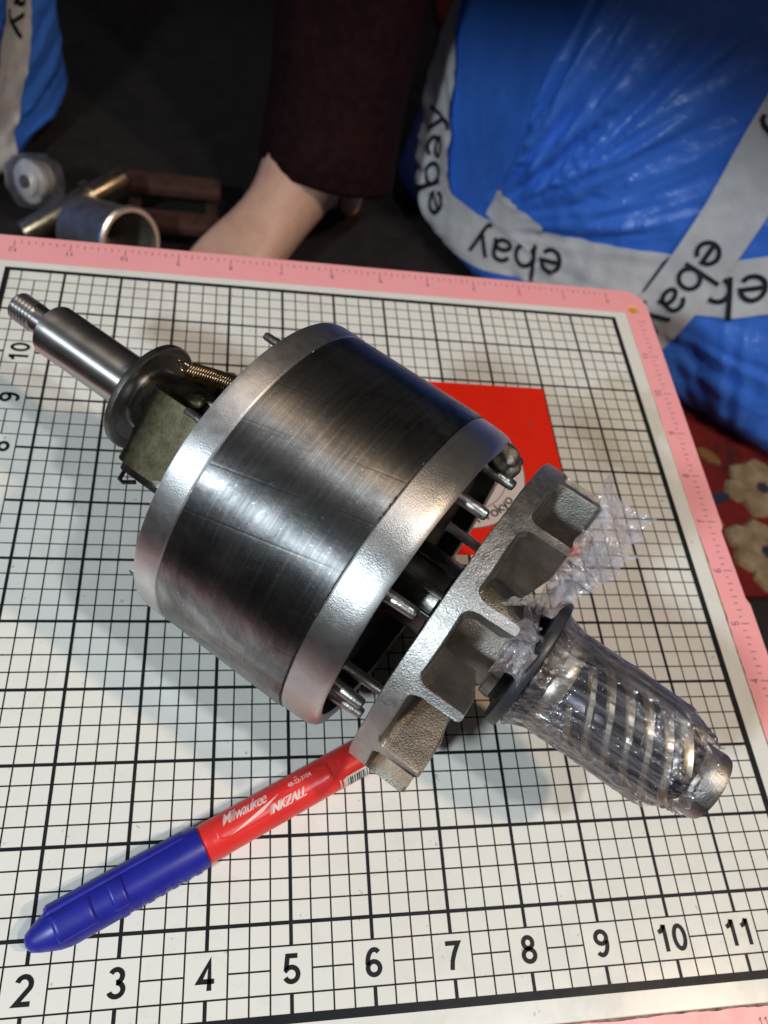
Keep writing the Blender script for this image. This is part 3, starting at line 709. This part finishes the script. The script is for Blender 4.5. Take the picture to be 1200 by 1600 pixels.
# ------------------------------------------------------------------ clear film round the gear
film = empty('plastic_film', A + va * 4.3 - vv * .7, 'crinkled clear cling film wrapped round the helical gear and bunched behind the fan', 'plastic film', mat=RM)
film.location = A + va * 4.3 - vv * .7
FO = Vector((0, .7, -4.3))
def wrap_sheet(seed, R_off, s0, s1, name):
    bm = bmesh.new(); ns, nt = 120, 260; rows = []
    for i in range(ns + 1):
        f = i / ns; s = s0 + (s1 - s0) * f; row = []
        for k in range(nt):
            th = 2 * pi * k / nt
            base = .60 + .10 * max(0, 1 - (s - 3.3) / .35) ** 2 if s < 3.65 else .60
            if s > 5.0: base = .60 - .15 * min(1, (s - 5.0) / .42) ** 1.6
            up = .02 * max(0, cos(th - radians(75))) * sin(pi * min(1, max(0, (s - 3.2) / 2.2)))
            tw = th + .35 * (s - 3.3) + .25 * noise.noise(Vector((s * .9, seed, 0)))
            p = Vector((cos(tw) * 4.2, sin(tw) * 4.2, s * .55 + seed))
            rid = 1 - abs(noise.noise(p * 1.3)) * 2.4
            rid2 = 1 - abs(noise.noise(p * 3.1 + Vector((9, 3, 1)))) * 2.2
            cr = noise.noise(Vector((cos(th) * 1.8, sin(th) * 1.8, s * 1.1 + seed)))
            cr2 = 1 - abs(noise.noise(Vector((cos(th) * 6, sin(th) * 6, s * 7 + seed)))) * 2
            endf = 1 + 1.3 * max(0, (s - 4.9) / .5) + 1.0 * max(0, 1 - (s - 3.3) / .3)
            r = base + R_off + up + (.026 * rid + .010 * rid2 + .020 * cr + .004 * cr2 * endf) 
            if s > 5.05: r += .045 * cr2 * (s - 5.05) / .4
            r = max(r, .59 if s < 5.25 else .45)
            row.append(bm.verts.new((r * cos(th), r * sin(th), s + (.05 * cr * endf if 0 < i < ns else .08 * cr))))
        rows.append(row)
    for g0, g1 in zip(rows[:-1], rows[1:]):
        for k in range(nt): bm.faces.new((g0[k], g0[(k + 1) % nt], g1[(k + 1) % nt], g1[k]))
    return obj(name, bm, M['film'], film, ang=0, loc=FO)
wrap_sheet(0.0, .0, 3.29, 5.50, 'wrapped_layer')
wrap_sheet(13.7, .045, 3.27, 5.12, 'wrapped_layer')
def sheet(seed, ctl, w0, w1, name, na=44, nr=80, amp=.22):
    """crumpled strip: ctl = centre line points (radius, angle, s); width along the shaft grows from w0 to w1"""
    P = [Vector((r * cos(radians(a)), r * sin(radians(a)), z)) for r, a, z in ctl]
    bm = bmesh.new(); rows = []
    for i in range(nr + 1):
        f = i / nr * (len(P) - 1); q = min(int(f), len(P) - 2); c = P[q].lerp(P[q + 1], f - q)
        d = (P[q + 1] - P[q]).normalized(); f = i / nr; wd = w0 + (w1 - w0) * f; rad_ = Vector((c.x, c.y, 0)).normalized(); side = d.cross(rad_) if abs(d.dot(rad_)) < .8 else Vector((0, 0, 1))
        side = (Vector((0, 0, 1)) * .9 + side.normalized() * .3).normalized(); nrm = side.cross(d).normalized()
        row = []
        for k in range(na + 1):
            g = k / na - .5
            p = c + side * (g * wd * (1 + .25 * noise.noise(Vector((f * 5, seed, 1 if g > 0 else 5)))))
            e = noise.noise(p * 1.5 + Vector((seed, 0, 0))); rdg = abs(noise.noise(p * 2.1 + Vector((0, seed, 0)))); fine = abs(noise.noise(p * 11 + Vector((0, 0, seed))))
            p += nrm * amp * (1.1 * e + 2.4 * (rdg - .2) + .22 * fine) + side * .05 * noise.noise(p * 6) + d * .05 * noise.noise(p * 6 + Vector((3, 3, 3)))
            row.append(bm.verts.new(p))
        rows.append(row)
    for g0, g1 in zip(rows[:-1], rows[1:]):
        for k in range(na): bm.faces.new((g0[k], g0[k + 1], g1[k + 1], g1[k]))
    return obj(name, bm, M['film_bunch'], film, ang=0, loc=FO)
sheet(1.0, [(.9, 78, 2.98), (1.5, 68, 3.02), (2.0, 56, 3.05), (2.25, 50, 3.05)], .25, .75, 'bunched_flap')
sheet(3.0, [(.9, 84, 3.0), (1.5, 76, 3.05), (1.9, 64, 3.12)], .22, .62, 'bunched_flap')
sheet(5.0, [(.85, 90, 2.95), (1.4, 100, 2.80), (1.62, 106, 2.66)], .22, .30, 'bunched_flap', 26, 50)
sheet(7.0, [(.85, 96, 2.98), (1.2, 108, 2.95), (1.3, 122, 2.98), (1.15, 138, 3.0)], .30, .36, 'bunched_flap', 30, 56)

# ------------------------------------------------------------------ marker pen
PA = radians(26.7)
pen = empty('marker_pen', (2.0, .93, 0.0), 'red marker pen with blue cap lying on the grid board in front of the rotor', 'marker pen', mat=Matrix.Rotation(PA, 4, 'Z'))
pen.location = (2.0, .93, 0)
# local: x along the pen, z up; axis at z=.27
def pen_lathe(prof, n=64):
    bm = bmesh.new(); lathe(bm, prof, n)
    for v in bm.verts: v.co = Vector((v.co.z, v.co.x, v.co.y + .272))
    return bm
capb = pen_lathe([(0, 0), (.012, .06), (.04, .105), (.12, .15), (.22, .195), (.32, .235), (.42, .258), (.50, .266), (.9, .268), (1.6, .268), (2.08, .268), (2.13, .262), (2.135, .245), (2.135, .2)])
cap = obj('cap', capb, M['blue'], pen)
def pcyl(x, ang, r): return Vector((x, r * cos(radians(ang)), .272 + r * sin(radians(ang))))
def cyl_patch(x0, x1, a0, a1, r, th, nx=12, na=12, shape=None):
    """raised patch on the pen surface between axial x0..x1 and angles a0..a1"""
    bm = bmesh.new(); top = []
    for i in range(nx + 1):
        row = []
        for k in range(na + 1):
            fx, fa = i / nx, k / na
            e = min(fx * (x1 - x0), (1 - fx) * (x1 - x0), fa * radians(a1 - a0) * r, (1 - fa) * radians(a1 - a0) * r)
            h = th * min(1, e / (th * 1.2) if th > 0 else 1) ** .6
            if shape: h = shape(fx, fa, h)
            row.append(bm.verts.new(pcyl(x0 + (x1 - x0) * fx, a0 + (a1 - a0) * fa, r + h)))
        top.append(row)
    for g0, g1 in zip(top[:-1], top[1:]):
        for k in range(na): bm.faces.new((g0[k], g0[k + 1], g1[k + 1], g1[k]))
    bmesh.ops.recalc_face_normals(bm, faces=bm.faces[:]); return bm
obj('clip', cyl_patch(.30, 2.0, 18, 58, .262, .036, 40, 12, lambda fx, fa, h: h * (1 - .5 * max(0, fx - .6))), M['blue'], cap)
obj('cap_step', cyl_patch(.34, .80, 66, 140, .262, .034, 24, 20), M['blue'], cap)
obj('cap_step', cyl_patch(.98, 1.18, 62, 140, .262, .030, 18, 20), M['blue'], cap)
for k in range(7):
    obj('grip_ridge', cyl_patch(1.02 + .15 * k, 1.13 + .15 * k, 150, 205, .260, .022, 8, 10), M['blue'], cap)
barb = pen_lathe([(2.136, .2), (2.136, .232), (2.15, .240), (2.26, .244), (2.9, .246), (3.7, .246), (3.95, .246), (4.0, .250), (4.9, .236), (4.95, .2), (4.96, 0)])
bar = obj('barrel', barb, M['red'], pen)
obj('label_panel', cyl_patch(2.31, 3.93, 55, 118, .240, .013, 60, 24, lambda fx, fa, h: h if ((abs(fx - .5) * 2) ** 6 + (abs(fa - .5) * 2) ** 4) < 1 else 0), M['red'], bar)
obj('facet', cyl_patch(3.98, 4.85, 60, 128, .232, .022, 14, 10), M['red'], bar)
def pen_text(s, x0, a0, size, **k):
    # reading direction runs away from the cap, glyph tops towards the far side of the pen
    def fn(x, y):
        return pcyl(x0 + x, a0 - math.degrees((y) / .256), .2565)
    return text_map('printed_lettering', s, fn, M['wprint'], bar, size=size, align='LEFT', **k)
pen_text('Milwaukee', 2.42, 66, .215, bold=.001, shear=.6, xs=.70, spacing=.92, dup=.0035)
pen_text('INKZALL', 2.99, 107, .155, bold=.002, shear=.6, xs=.82, dup=.006)
pen_text('48-22-3104', 3.34, 70, .085, bold=.001, xs=.84)
pen_text('XF', 3.45, 56, .05, xs=.9)
bolt = [(2.46, 112), (2.80, 95), (2.78, 101), (3.20, 76), (2.93, 99), (2.95, 93), (2.66, 108)]
bm = bmesh.new(); f_ = bm.faces.new([bm.verts.new((x, a_, 0)) for x, a_ in bolt])
bmesh.ops.triangulate(bm, faces=[f_])
for _ in range(3): bmesh.ops.subdivide_edges(bm, edges=bm.edges[:], cuts=1, use_grid_fill=True)
for v in bm.verts: v.co = pcyl(v.co.x, v.co.y, .2575)
obj('lightning_print', bm, M['wprint'], bar, smooth=False)
obj('barcode_label', cyl_patch(3.97, 4.80, 132, 196, .2485, .002, 10, 12), M['label'], bar)
vs, fs = [], []
x = 4.08; rr_ = random.Random(3)
while x < 4.75:
    wd = rr_.choice((.008, .014, .02)); b = len(vs)
    for k in range(9):
        a_ = 138 + 50 * k / 8; vs += [pcyl(x, a_, .2525), pcyl(x + wd, a_, .2525)]
    fs += [(b + 2 * k, b + 2 * k + 1, b + 2 * k + 3, b + 2 * k + 2) for k in range(8)]; x += wd + rr_.choice((.010, .016, .022))
raw('barcode_print', vs, fs, M['ink'], bar, smooth=False)

# ------------------------------------------------------------------ taped blue parcels
class Parcel:
    def __init__(s, corners, i0, h, foldc, lean=.05, rad=1.0, seed=0.0, amp=1.0):
        """corners: floor polygon (clockwise seen from above so that T runs to the viewer's right); T=0 at corner i0"""
        s.h = h; s.seed = seed; s.amp = amp; s.lean = lean; s.foldc = foldc; s.bands = []
        P = [Vector((x, y, 0)) for x, y in corners]; n = len(P); s.c = sum(P, Vector()) / n
        pts = []
        for k in range(n):
            q = P[(k + i0) % n]; a = (P[(k + i0 - 1) % n] - q); b = (P[(k + i0 + 1) % n] - q)
            ra = min(rad, a.length * .4, b.length * .4); a0 = q + a.normalized() * ra; b0 = q + b.normalized() * ra
            for t in range(9):
                t /= 8; pts.append((a0 * (1 - t) ** 2 + q * 2 * t * (1 - t) + b0 * t * t))
        pts.append(pts[0].copy()); s.p = pts; acc = [0.0]
        for a, b in zip(pts[:-1], pts[1:]): acc.append(acc[-1] + (b - a).length)
        s.acc = acc; s.len = acc[-1]; s.off = acc[4]
    def foot(s, T):
        d = (T + s.off) % s.len
        lo, hi = 0, len(s.acc) - 1
        while hi - lo > 1:
            m = (lo + hi) // 2
            if s.acc[m] <= d: lo = m
            else: hi = m
        f = (d - s.acc[lo]) / max(1e-6, s.acc[hi] - s.acc[lo])
        return s.p[lo].lerp(s.p[hi], f)
    def disp(s, T, h):
        d0 = d = .35 * noise.noise(Vector((T * .18, h * .2, s.seed))); fl = 1.0
        for (ft, fh, k, am) in s.foldc:
            dx, dy = T - ft, h - fh; r = sqrt(dx * dx + dy * dy) + .01; an = atan2(dy, dx)
            w_ = math.exp(-((r - 4.5) / 4.2) ** 2) * min(1, (r / 3) ** 2)
            q = 1 - abs(noise.noise(Vector((an * k, r * .06, s.seed + ft)))) * 2.6
            q2 = 1 - abs(noise.noise(Vector((an * k * 2.7, r * .12, s.seed + ft + 5)))) * 2.6
            d += am * w_ * (q * .36 + q2 * .17)
        for (pp, hw_) in s.bands:
            dm = min((px_ - T) ** 2 + (py_ - h) ** 2 for px_, py_ in pp)
            fl *= 1 - .9 * math.exp(-dm / (hw_ * hw_))
        d = d0 + (d - d0) * fl
        q = 1 - abs(noise.noise(Vector((T * .8 + h * .3, h * .55, s.seed + 9)))) * 2.2
        d += .04 * q + .02 * noise.noise(Vector((T * 2.2, h * 1.6, s.seed)))
        return d * s.amp
    def S(s, T, h, off=0.0):
        e = .05; p = s.foot(T); t = (s.foot(T + e) - s.foot(T - e)).normalized()
        n = Vector((t.y, -t.x, 0))
        bulge = .25 * sin(pi * min(1, max(0, h / s.h))) ** .7 - s.lean * h
        top = max(0, (h - s.h * .86) / (s.h * .14)); bot = max(0, 1 - h / .9)
        ins = 1.3 * top * top + .45 * bot * bot
        return p + n * (bulge - ins + s.disp(T, h) * (1 - .6 * bot) + off) + Vector((0, 0, FZ + max(h, .02) ))
    def mesh(s, name, parent, loc, dT=.13, dh=.13):
        nT = int(s.len / dT); nh = int(s.h / dh); vs = []; fs = []
        for j in range(nh + 1):
            for i in range(nT): vs.append(s.S(s.len * i / nT, s.h * j / nh) - loc)
        for j in range(nh):
            for i in range(nT): fs.append((j * nT + i, j * nT + (i + 1) % nT, (j + 1) * nT + (i + 1) % nT, (j + 1) * nT + i))
        base = nh * nT; prev = base; c = s.c + Vector((0, 0, FZ + s.h)) - loc
        for r in range(1, 9):
            st = len(vs); f = r / 9
            for i in range(nT):
                v = vs[base + i].lerp(c, f); v.z += .7 * sin(f * pi / 2) + .2 * noise.noise(v * .5); vs.append(v)
            for i in range(nT): fs.append((prev + i, prev + (i + 1) % nT, st + (i + 1) % nT, st + i))
            prev = st
        vs.append(c + Vector((0, 0, .75))); fs += [(prev + i, prev + (i + 1) % nT, len(vs) - 1) for i in range(nT)]
        return raw(name, vs, fs, M['bag'], parent, ang=0)
def smooth_path(pts, step=.15):
    out = []
    P = [Vector((p[0], p[1])) for p in pts]; P = [P[0] * 2 - P[1]] + P + [P[-1] * 2 - P[-2]]
    for i in range(1, len(P) - 2):
        n = max(2, int((P[i + 1] - P[i]).length / step))
        for k in range(n):
            t = k / n; a, b, c, d = P[i - 1:i + 3]
            out.append(.5 * ((2 * b) + (c - a) * t + (2 * a - 5 * b + 4 * c - d) * t * t + (3 * b - 3 * c + d - a) * t ** 3))
    out.append(P[-2]); return out
def tape(par, parent, loc, pts, width, words, off=.10, label=None, size=1.35, name='packing_tape'):
    """pts run in reading direction in (T, h)"""
    p = smooth_path(pts); n = len(p); nw = 12; vs = []; fs = []; acc = [0.0]
    for a, b in zip(p[:-1], p[1:]): acc.append(acc[-1] + (b - a).length)
    def at(x):
        x = min(max(x, 0), acc[-1] - 1e-4); i = 0
        lo, hi = 0, n - 1
        while hi - lo > 1:
            m = (lo + hi) // 2
            if acc[m] <= x: lo = m
            else: hi = m
        f = (x - acc[lo]) / (acc[hi] - acc[lo]); q = p[lo].lerp(p[hi], f); d = (p[min(hi + 1, n - 1)] - p[max(lo - 1, 0)]).normalized()
        return q, Vector((-d.y, d.x))
    for i in range(n):
        q, u_ = at(acc[i])
        for k in range(nw + 1):
            c = q + u_ * (width * (k / nw - .5)); vs.append(par.S(c.x, max(c.y, .03), off + .012 * noise.noise(Vector((i * .3, k * .5, 0)))) - loc)
    fs = [(i * (nw + 1) + k, i * (nw + 1) + k + 1, (i + 1) * (nw + 1) + k + 1, (i + 1) * (nw + 1) + k) for i in range(n - 1) for k in range(nw)]
    tp = raw(name, vs, fs, M['tape'], parent, ang=0)
    if label: tp['label'] = label
    for x0 in words:
        def fn(x, y, x0=x0):
            q, u_ = at(x0 + x); c = q + u_ * y
            return par.S(c.x, max(c.y, .03), off + .04) - loc
        text_map('tape_lettering', 'ebay', fn, M['tapeink'], tp, size=size, bold=.115, align='LEFT')
    return tp
# big parcel at the right
PL = Vector((20, 25, FZ))
par1 = Parcel([(12.2, 22.1), (9.8, 27.5), (16, 36), (36, 26), (28, 9.5)][::-1], 4, 13.5, [(-.8, 1.6, 5.5, 1.0), (1.0, 2.0, 9.0, .7), (12, -2, 4, .5)], seed=2.0, lean=.2)
pr1 = empty('taped_parcel', PL, 'big blue polythene parcel with printed tape, standing behind the board corner on the right', 'parcel')
PARCEL1_ORDER = 1
TA = [(15, 8.4), (12, 7.0), (9.1, 5.3), (7.6, 4.3), (5.0, 3.3), (2.4, 2.3), (.4, 1.6), (-1.2, 1.3), (-2.4, 1.3), (-3.3, 2.0), (-4.2, 3.6), (-5.2, 5.6), (-6.6, 8.5)]
TB = [(6.7, 12.6), (6.7, 10), (6.75, 8), (6.85, 6.3), (6.8, 4.4), (6.6, 2.6), (6.1, .3)]
def dense(pts): return [(a[0] + (b[0] - a[0]) * q / 4, a[1] + (b[1] - a[1]) * q / 4) for a, b in zip(pts[:-1], pts[1:]) for q in range(4)]
par1.bands = [(dense(TA), 1.5), (dense(TB), 1.5)]
par1.mesh('polythene_wrap', pr1, PL)
tape(par1, pr1, PL, TA, 1.68, [2.2, 7.0, 13.4, 18.8], size=1.32, label='tape running low across the parcel front')
tape(par1, pr1, PL, TB, 1.68, [1.2, 7.1], off=.19, size=1.2, label='tape running steeply down the parcel front')
tape(par1, pr1, PL, [(-.2, 3.0), (1.9, 2.75)], 1.0, [], off=.17, name='tape_scrap')
# second parcel at the left
PL2 = Vector((-8, 29, FZ))
par2 = Parcel([(-14.8, 19), (-3.8, 24.6), (-2.2, 30.5), (-7, 38), (-18, 32)], 1, 12.5, [(-2.5, 1.0, 5.0, .9), (-4, 6, 6, .6)], seed=6.0)
pr2 = empty('taped_parcel', PL2, 'blue polythene parcel at the left edge, half in shadow beside the small metal parts', 'parcel')
TAPE2 = [(5.8, 9.5), (4.8, 7.4), (3.6, 5.3), (2.3, 3.4), (.9, 1.9), (-1.0, .3)]
par2.bands = [(dense(TAPE2), 1.4)]
par2.mesh('polythene_wrap', pr2, PL2)
tape(par2, pr2, PL2, TAPE2, 1.7, [3.2], label='tape running down the near corner', size=1.25)

# ------------------------------------------------------------------ loose things behind the board
# wrapped roller
it = empty('wrapped_fitting', (-2.4, 23.3, FZ + .02), 'small white washer stack in a clear bag, by the left parcel above the brass tube', 'wrapped fitting')
d_ = Vector((-.55, -.75, .42)).normalized(); rm = d_.to_track_quat('Z', 'Y').to_matrix().to_4x4(); rm.translation = Vector((0, .2, 1.2))
for nm, prof, mt in (('bag_film', [(-.85, 0), (-.84, .5), (-.5, .80), (.2, .84), (.55, .74), (.72, .45), (.74, .0)], 'film'), ('washer', [(.05, .3), (.05, .66), (.2, .68), (.22, .3)], 'washer'), ('washer', [(-.3, .25), (-.3, .6), (-.1, .62), (-.08, .25)], 'washer'), ('core_stub', [(-.5, 0), (-.5, .2), (.45, .2), (.46, .0)], 'bronze'), ('washer', [(.3, .2), (.3, .44), (.36, .46), (.38, .2)], 'washer')):
    bm = bmesh.new(); lathe(bm, prof, 40)
    for v in bm.verts:
        if nm == 'bag_film': v.co *= 1 + .10 * noise.noise(v.co * 2.4)
        v.co = rm @ v.co
    obj(nm, bm, M[mt], it)
def lathe_thing(name, loc, d, parts, label, cat, lift):
    e = empty(name, loc, label, cat); q = Vector(d).normalized().to_track_quat('Z', 'Y').to_matrix().to_4x4(); q.translation = Vector((0, 0, lift))
    for nm, prof, mt in parts:
        bm = bmesh.new(); lathe(bm, prof, 48)
        for v in bm.verts: v.co = q @ v.co
        obj(nm, bm, M[mt], e)
    return e
bt = lathe_thing('brass_tube', (-.95, 22.4, FZ), (2.3, 1.6, .75), [('tube', [(-1.9, .26), (-1.9, .36), (-1.86, .38), (.35, .38), (.35, .36), (1.75, .36), (1.8, .33), (1.8, .22), (-1.9, .22)], 'brass'), ('collar', [(.38, .36), (.38, .5), (.55, .52), (.62, .5), (.62, .36)], 'brass')], 'short aged brass tube with a collar, leaning over the grey metal cup', 'tube', 1.35)
lathe_thing('metal_cup', (.15, 21.1, FZ), (.75, -.62, .32), [('cup_wall', [(-1.3, 0), (-1.3, .95), (-1.2, 1.05), (.9, 1.10), (.9, 1.02), (-1.1, .96), (-1.1, 0)], 'sleeve'), ('bright_rim', [(.86, 1.0), (.86, 1.12), (.90, 1.17), (1.0, 1.18), (1.04, 1.12), (1.02, 1.0)], 'chrome')], 'grey metal cup lying on its side with a bright rim, just behind the board', 'cup', 1.2)
cr = tag(obj('cream_stopper', (lambda b: (lathe(b, [(0, 0), (0, .42), (.3, .45), (.5, .36), (.56, 0)], 32), b)[1])(bmesh.new()), M['washer']), 'small cream plastic stopper in front of the grey metal cup', 'stopper'); cr.location = (-.5, 20.0, FZ)
wb = empty('wooden_slat_rack', (1.9, 23.9, FZ), 'two reddish brown wooden slats lying in the dark behind the metal cup', 'slat rack')
for k in range(2):
    bm = bmesh.new(); box(bm, (0, -.9 + 1.5 * k, .5 + .35 * k), (3.2, .8, .35), bev=.05); obj('slat', bm, M['wood'], wb)
for k in (-1, 1):
    bm = bmesh.new(); box(bm, (1.3 * k, -.1, .165), (.4, 2.6, .32), Matrix.Identity(3), bev=.03); obj('batten', bm, M['wood'], wb)

# ------------------------------------------------------------------ person standing behind the board: bare lower legs and feet
def skin_body(name, verts, edges, radii, mat, sub=2):
    me = bpy.data.meshes.new(name); me.from_pydata(verts, edges, []); o = bpy.data.objects.new(name, me); COL.objects.link(o)
    md = o.modifiers.new('skin', 'SKIN'); md.use_smooth_shade = True
    for i, r in enumerate(radii): me.skin_vertices[0].data[i].radius = (r, r) if not isinstance(r, tuple) else r
    me.skin_vertices[0].data[0].use_root = True
    ss = o.modifiers.new('sub', 'SUBSURF'); ss.levels = sub; ss.render_levels = sub
    dg = bpy.context.evaluated_depsgraph_get(); m2 = bpy.data.meshes.new_from_object(o.evaluated_get(dg))
    bpy.data.objects.remove(o); bpy.data.meshes.remove(me)
    m2.materials.clear(); m2.materials.append(mat)
    for p in m2.polygons: p.use_smooth = True
    ob = bpy.data.objects.new(name, m2); COL.objects.link(ob); return ob
pe = empty('person', (5.5, 26, FZ), 'person standing barefoot in trousers toned dark for leg shade behind the board, one foot caught by the lamp', 'person')
V_, E_, R_ = [(0, 4.0, 36)], [], [3.2]
def chain(start, pts):
    prev = start
    for (x, y, z, r) in pts:
        V_.append((x, y, z)); R_.append(r); E_.append((prev, len(V_) - 1)); prev = len(V_) - 1
    return prev
def leg(hx, hy, ax, ay, toe, knee, calf):
    h = chain(0, [(hx, hy + 3, 33, 2.9), (knee[0], knee[1], 16.5, 2.0), (calf[0], calf[1], 11.0, 1.95), (ax + .1, ay + .6, 6.5, 1.45), (ax + .05, ay + .1, 3.2, 1.38)])
    heel = chain(h, [(ax + .45, ay + .6, 1.1, 1.12)])
    d = Vector((toe[0] - ax, toe[1] - ay)); L_ = d.length; d /= L_; p_ = Vector((-d.y, d.x))
    mid = chain(h, [(ax + d.x * 2.6, ay + d.y * 2.6, 1.35, 1.15), (ax + d.x * 4.6, ay + d.y * 4.6, .95, (1.25, .75))])
    for k, (o, ln, r) in enumerate(((1.15, 2.2, .42), (.5, 2.1, .3), (0, 1.9, .27), (-.5, 1.65, .25), (-1.0, 1.3, .23))):
        b = Vector((ax, ay)) + d * 5.2 + p_ * o
        chain(mid, [(b.x, b.y, .62, r * 1.15), (b.x + d.x * ln * .5, b.y + d.y * ln * .5, .55, r), (b.x + d.x * ln * .85, b.y + d.y * ln * .85, .38, r * .85)])
leg(1.6, 0, 1.2, -2.2, (-3.4, -7.2), (1.6, -.3), (1.4, -.4))
leg(-1.6, 3, 2.9, 5.8, (1.6, -.4), (-.2, 5.0), (1.8, 5.8))
bod = skin_body('bare_legs', V_, E_, R_, M['skin']); bod.parent = pe
# dark trousers, the near-black cloth standing in for shade on the legs
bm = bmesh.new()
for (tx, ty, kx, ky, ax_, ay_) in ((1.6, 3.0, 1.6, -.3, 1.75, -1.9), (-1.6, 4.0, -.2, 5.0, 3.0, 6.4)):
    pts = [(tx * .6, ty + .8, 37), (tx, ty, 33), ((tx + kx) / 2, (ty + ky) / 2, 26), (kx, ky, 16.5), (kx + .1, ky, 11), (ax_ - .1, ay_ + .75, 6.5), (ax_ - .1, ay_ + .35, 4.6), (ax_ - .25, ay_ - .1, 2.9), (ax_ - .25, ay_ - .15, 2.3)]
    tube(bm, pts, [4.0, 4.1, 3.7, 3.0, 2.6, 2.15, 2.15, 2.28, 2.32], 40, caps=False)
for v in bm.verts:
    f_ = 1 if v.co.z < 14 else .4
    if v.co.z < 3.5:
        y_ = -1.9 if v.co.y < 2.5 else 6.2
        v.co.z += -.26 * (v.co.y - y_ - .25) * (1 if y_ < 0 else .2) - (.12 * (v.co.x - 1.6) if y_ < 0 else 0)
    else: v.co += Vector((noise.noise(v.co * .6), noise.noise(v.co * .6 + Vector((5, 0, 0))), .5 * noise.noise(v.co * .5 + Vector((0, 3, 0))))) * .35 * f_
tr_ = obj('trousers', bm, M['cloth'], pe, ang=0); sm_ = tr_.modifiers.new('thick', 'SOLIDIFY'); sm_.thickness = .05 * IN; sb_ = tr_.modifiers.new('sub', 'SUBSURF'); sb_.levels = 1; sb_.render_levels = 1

# ------------------------------------------------------------------ inches -> metres
bpy.context.view_layer.update()
done = set()
for o in sc.objects:
    if o.type in ('LIGHT', 'CAMERA'): continue
    if o.type == 'MESH' and o.data.name not in done:
        done.add(o.data.name); o.data.transform(Matrix.Scale(IN, 4)); o.data.update()
    o.location = o.location * IN
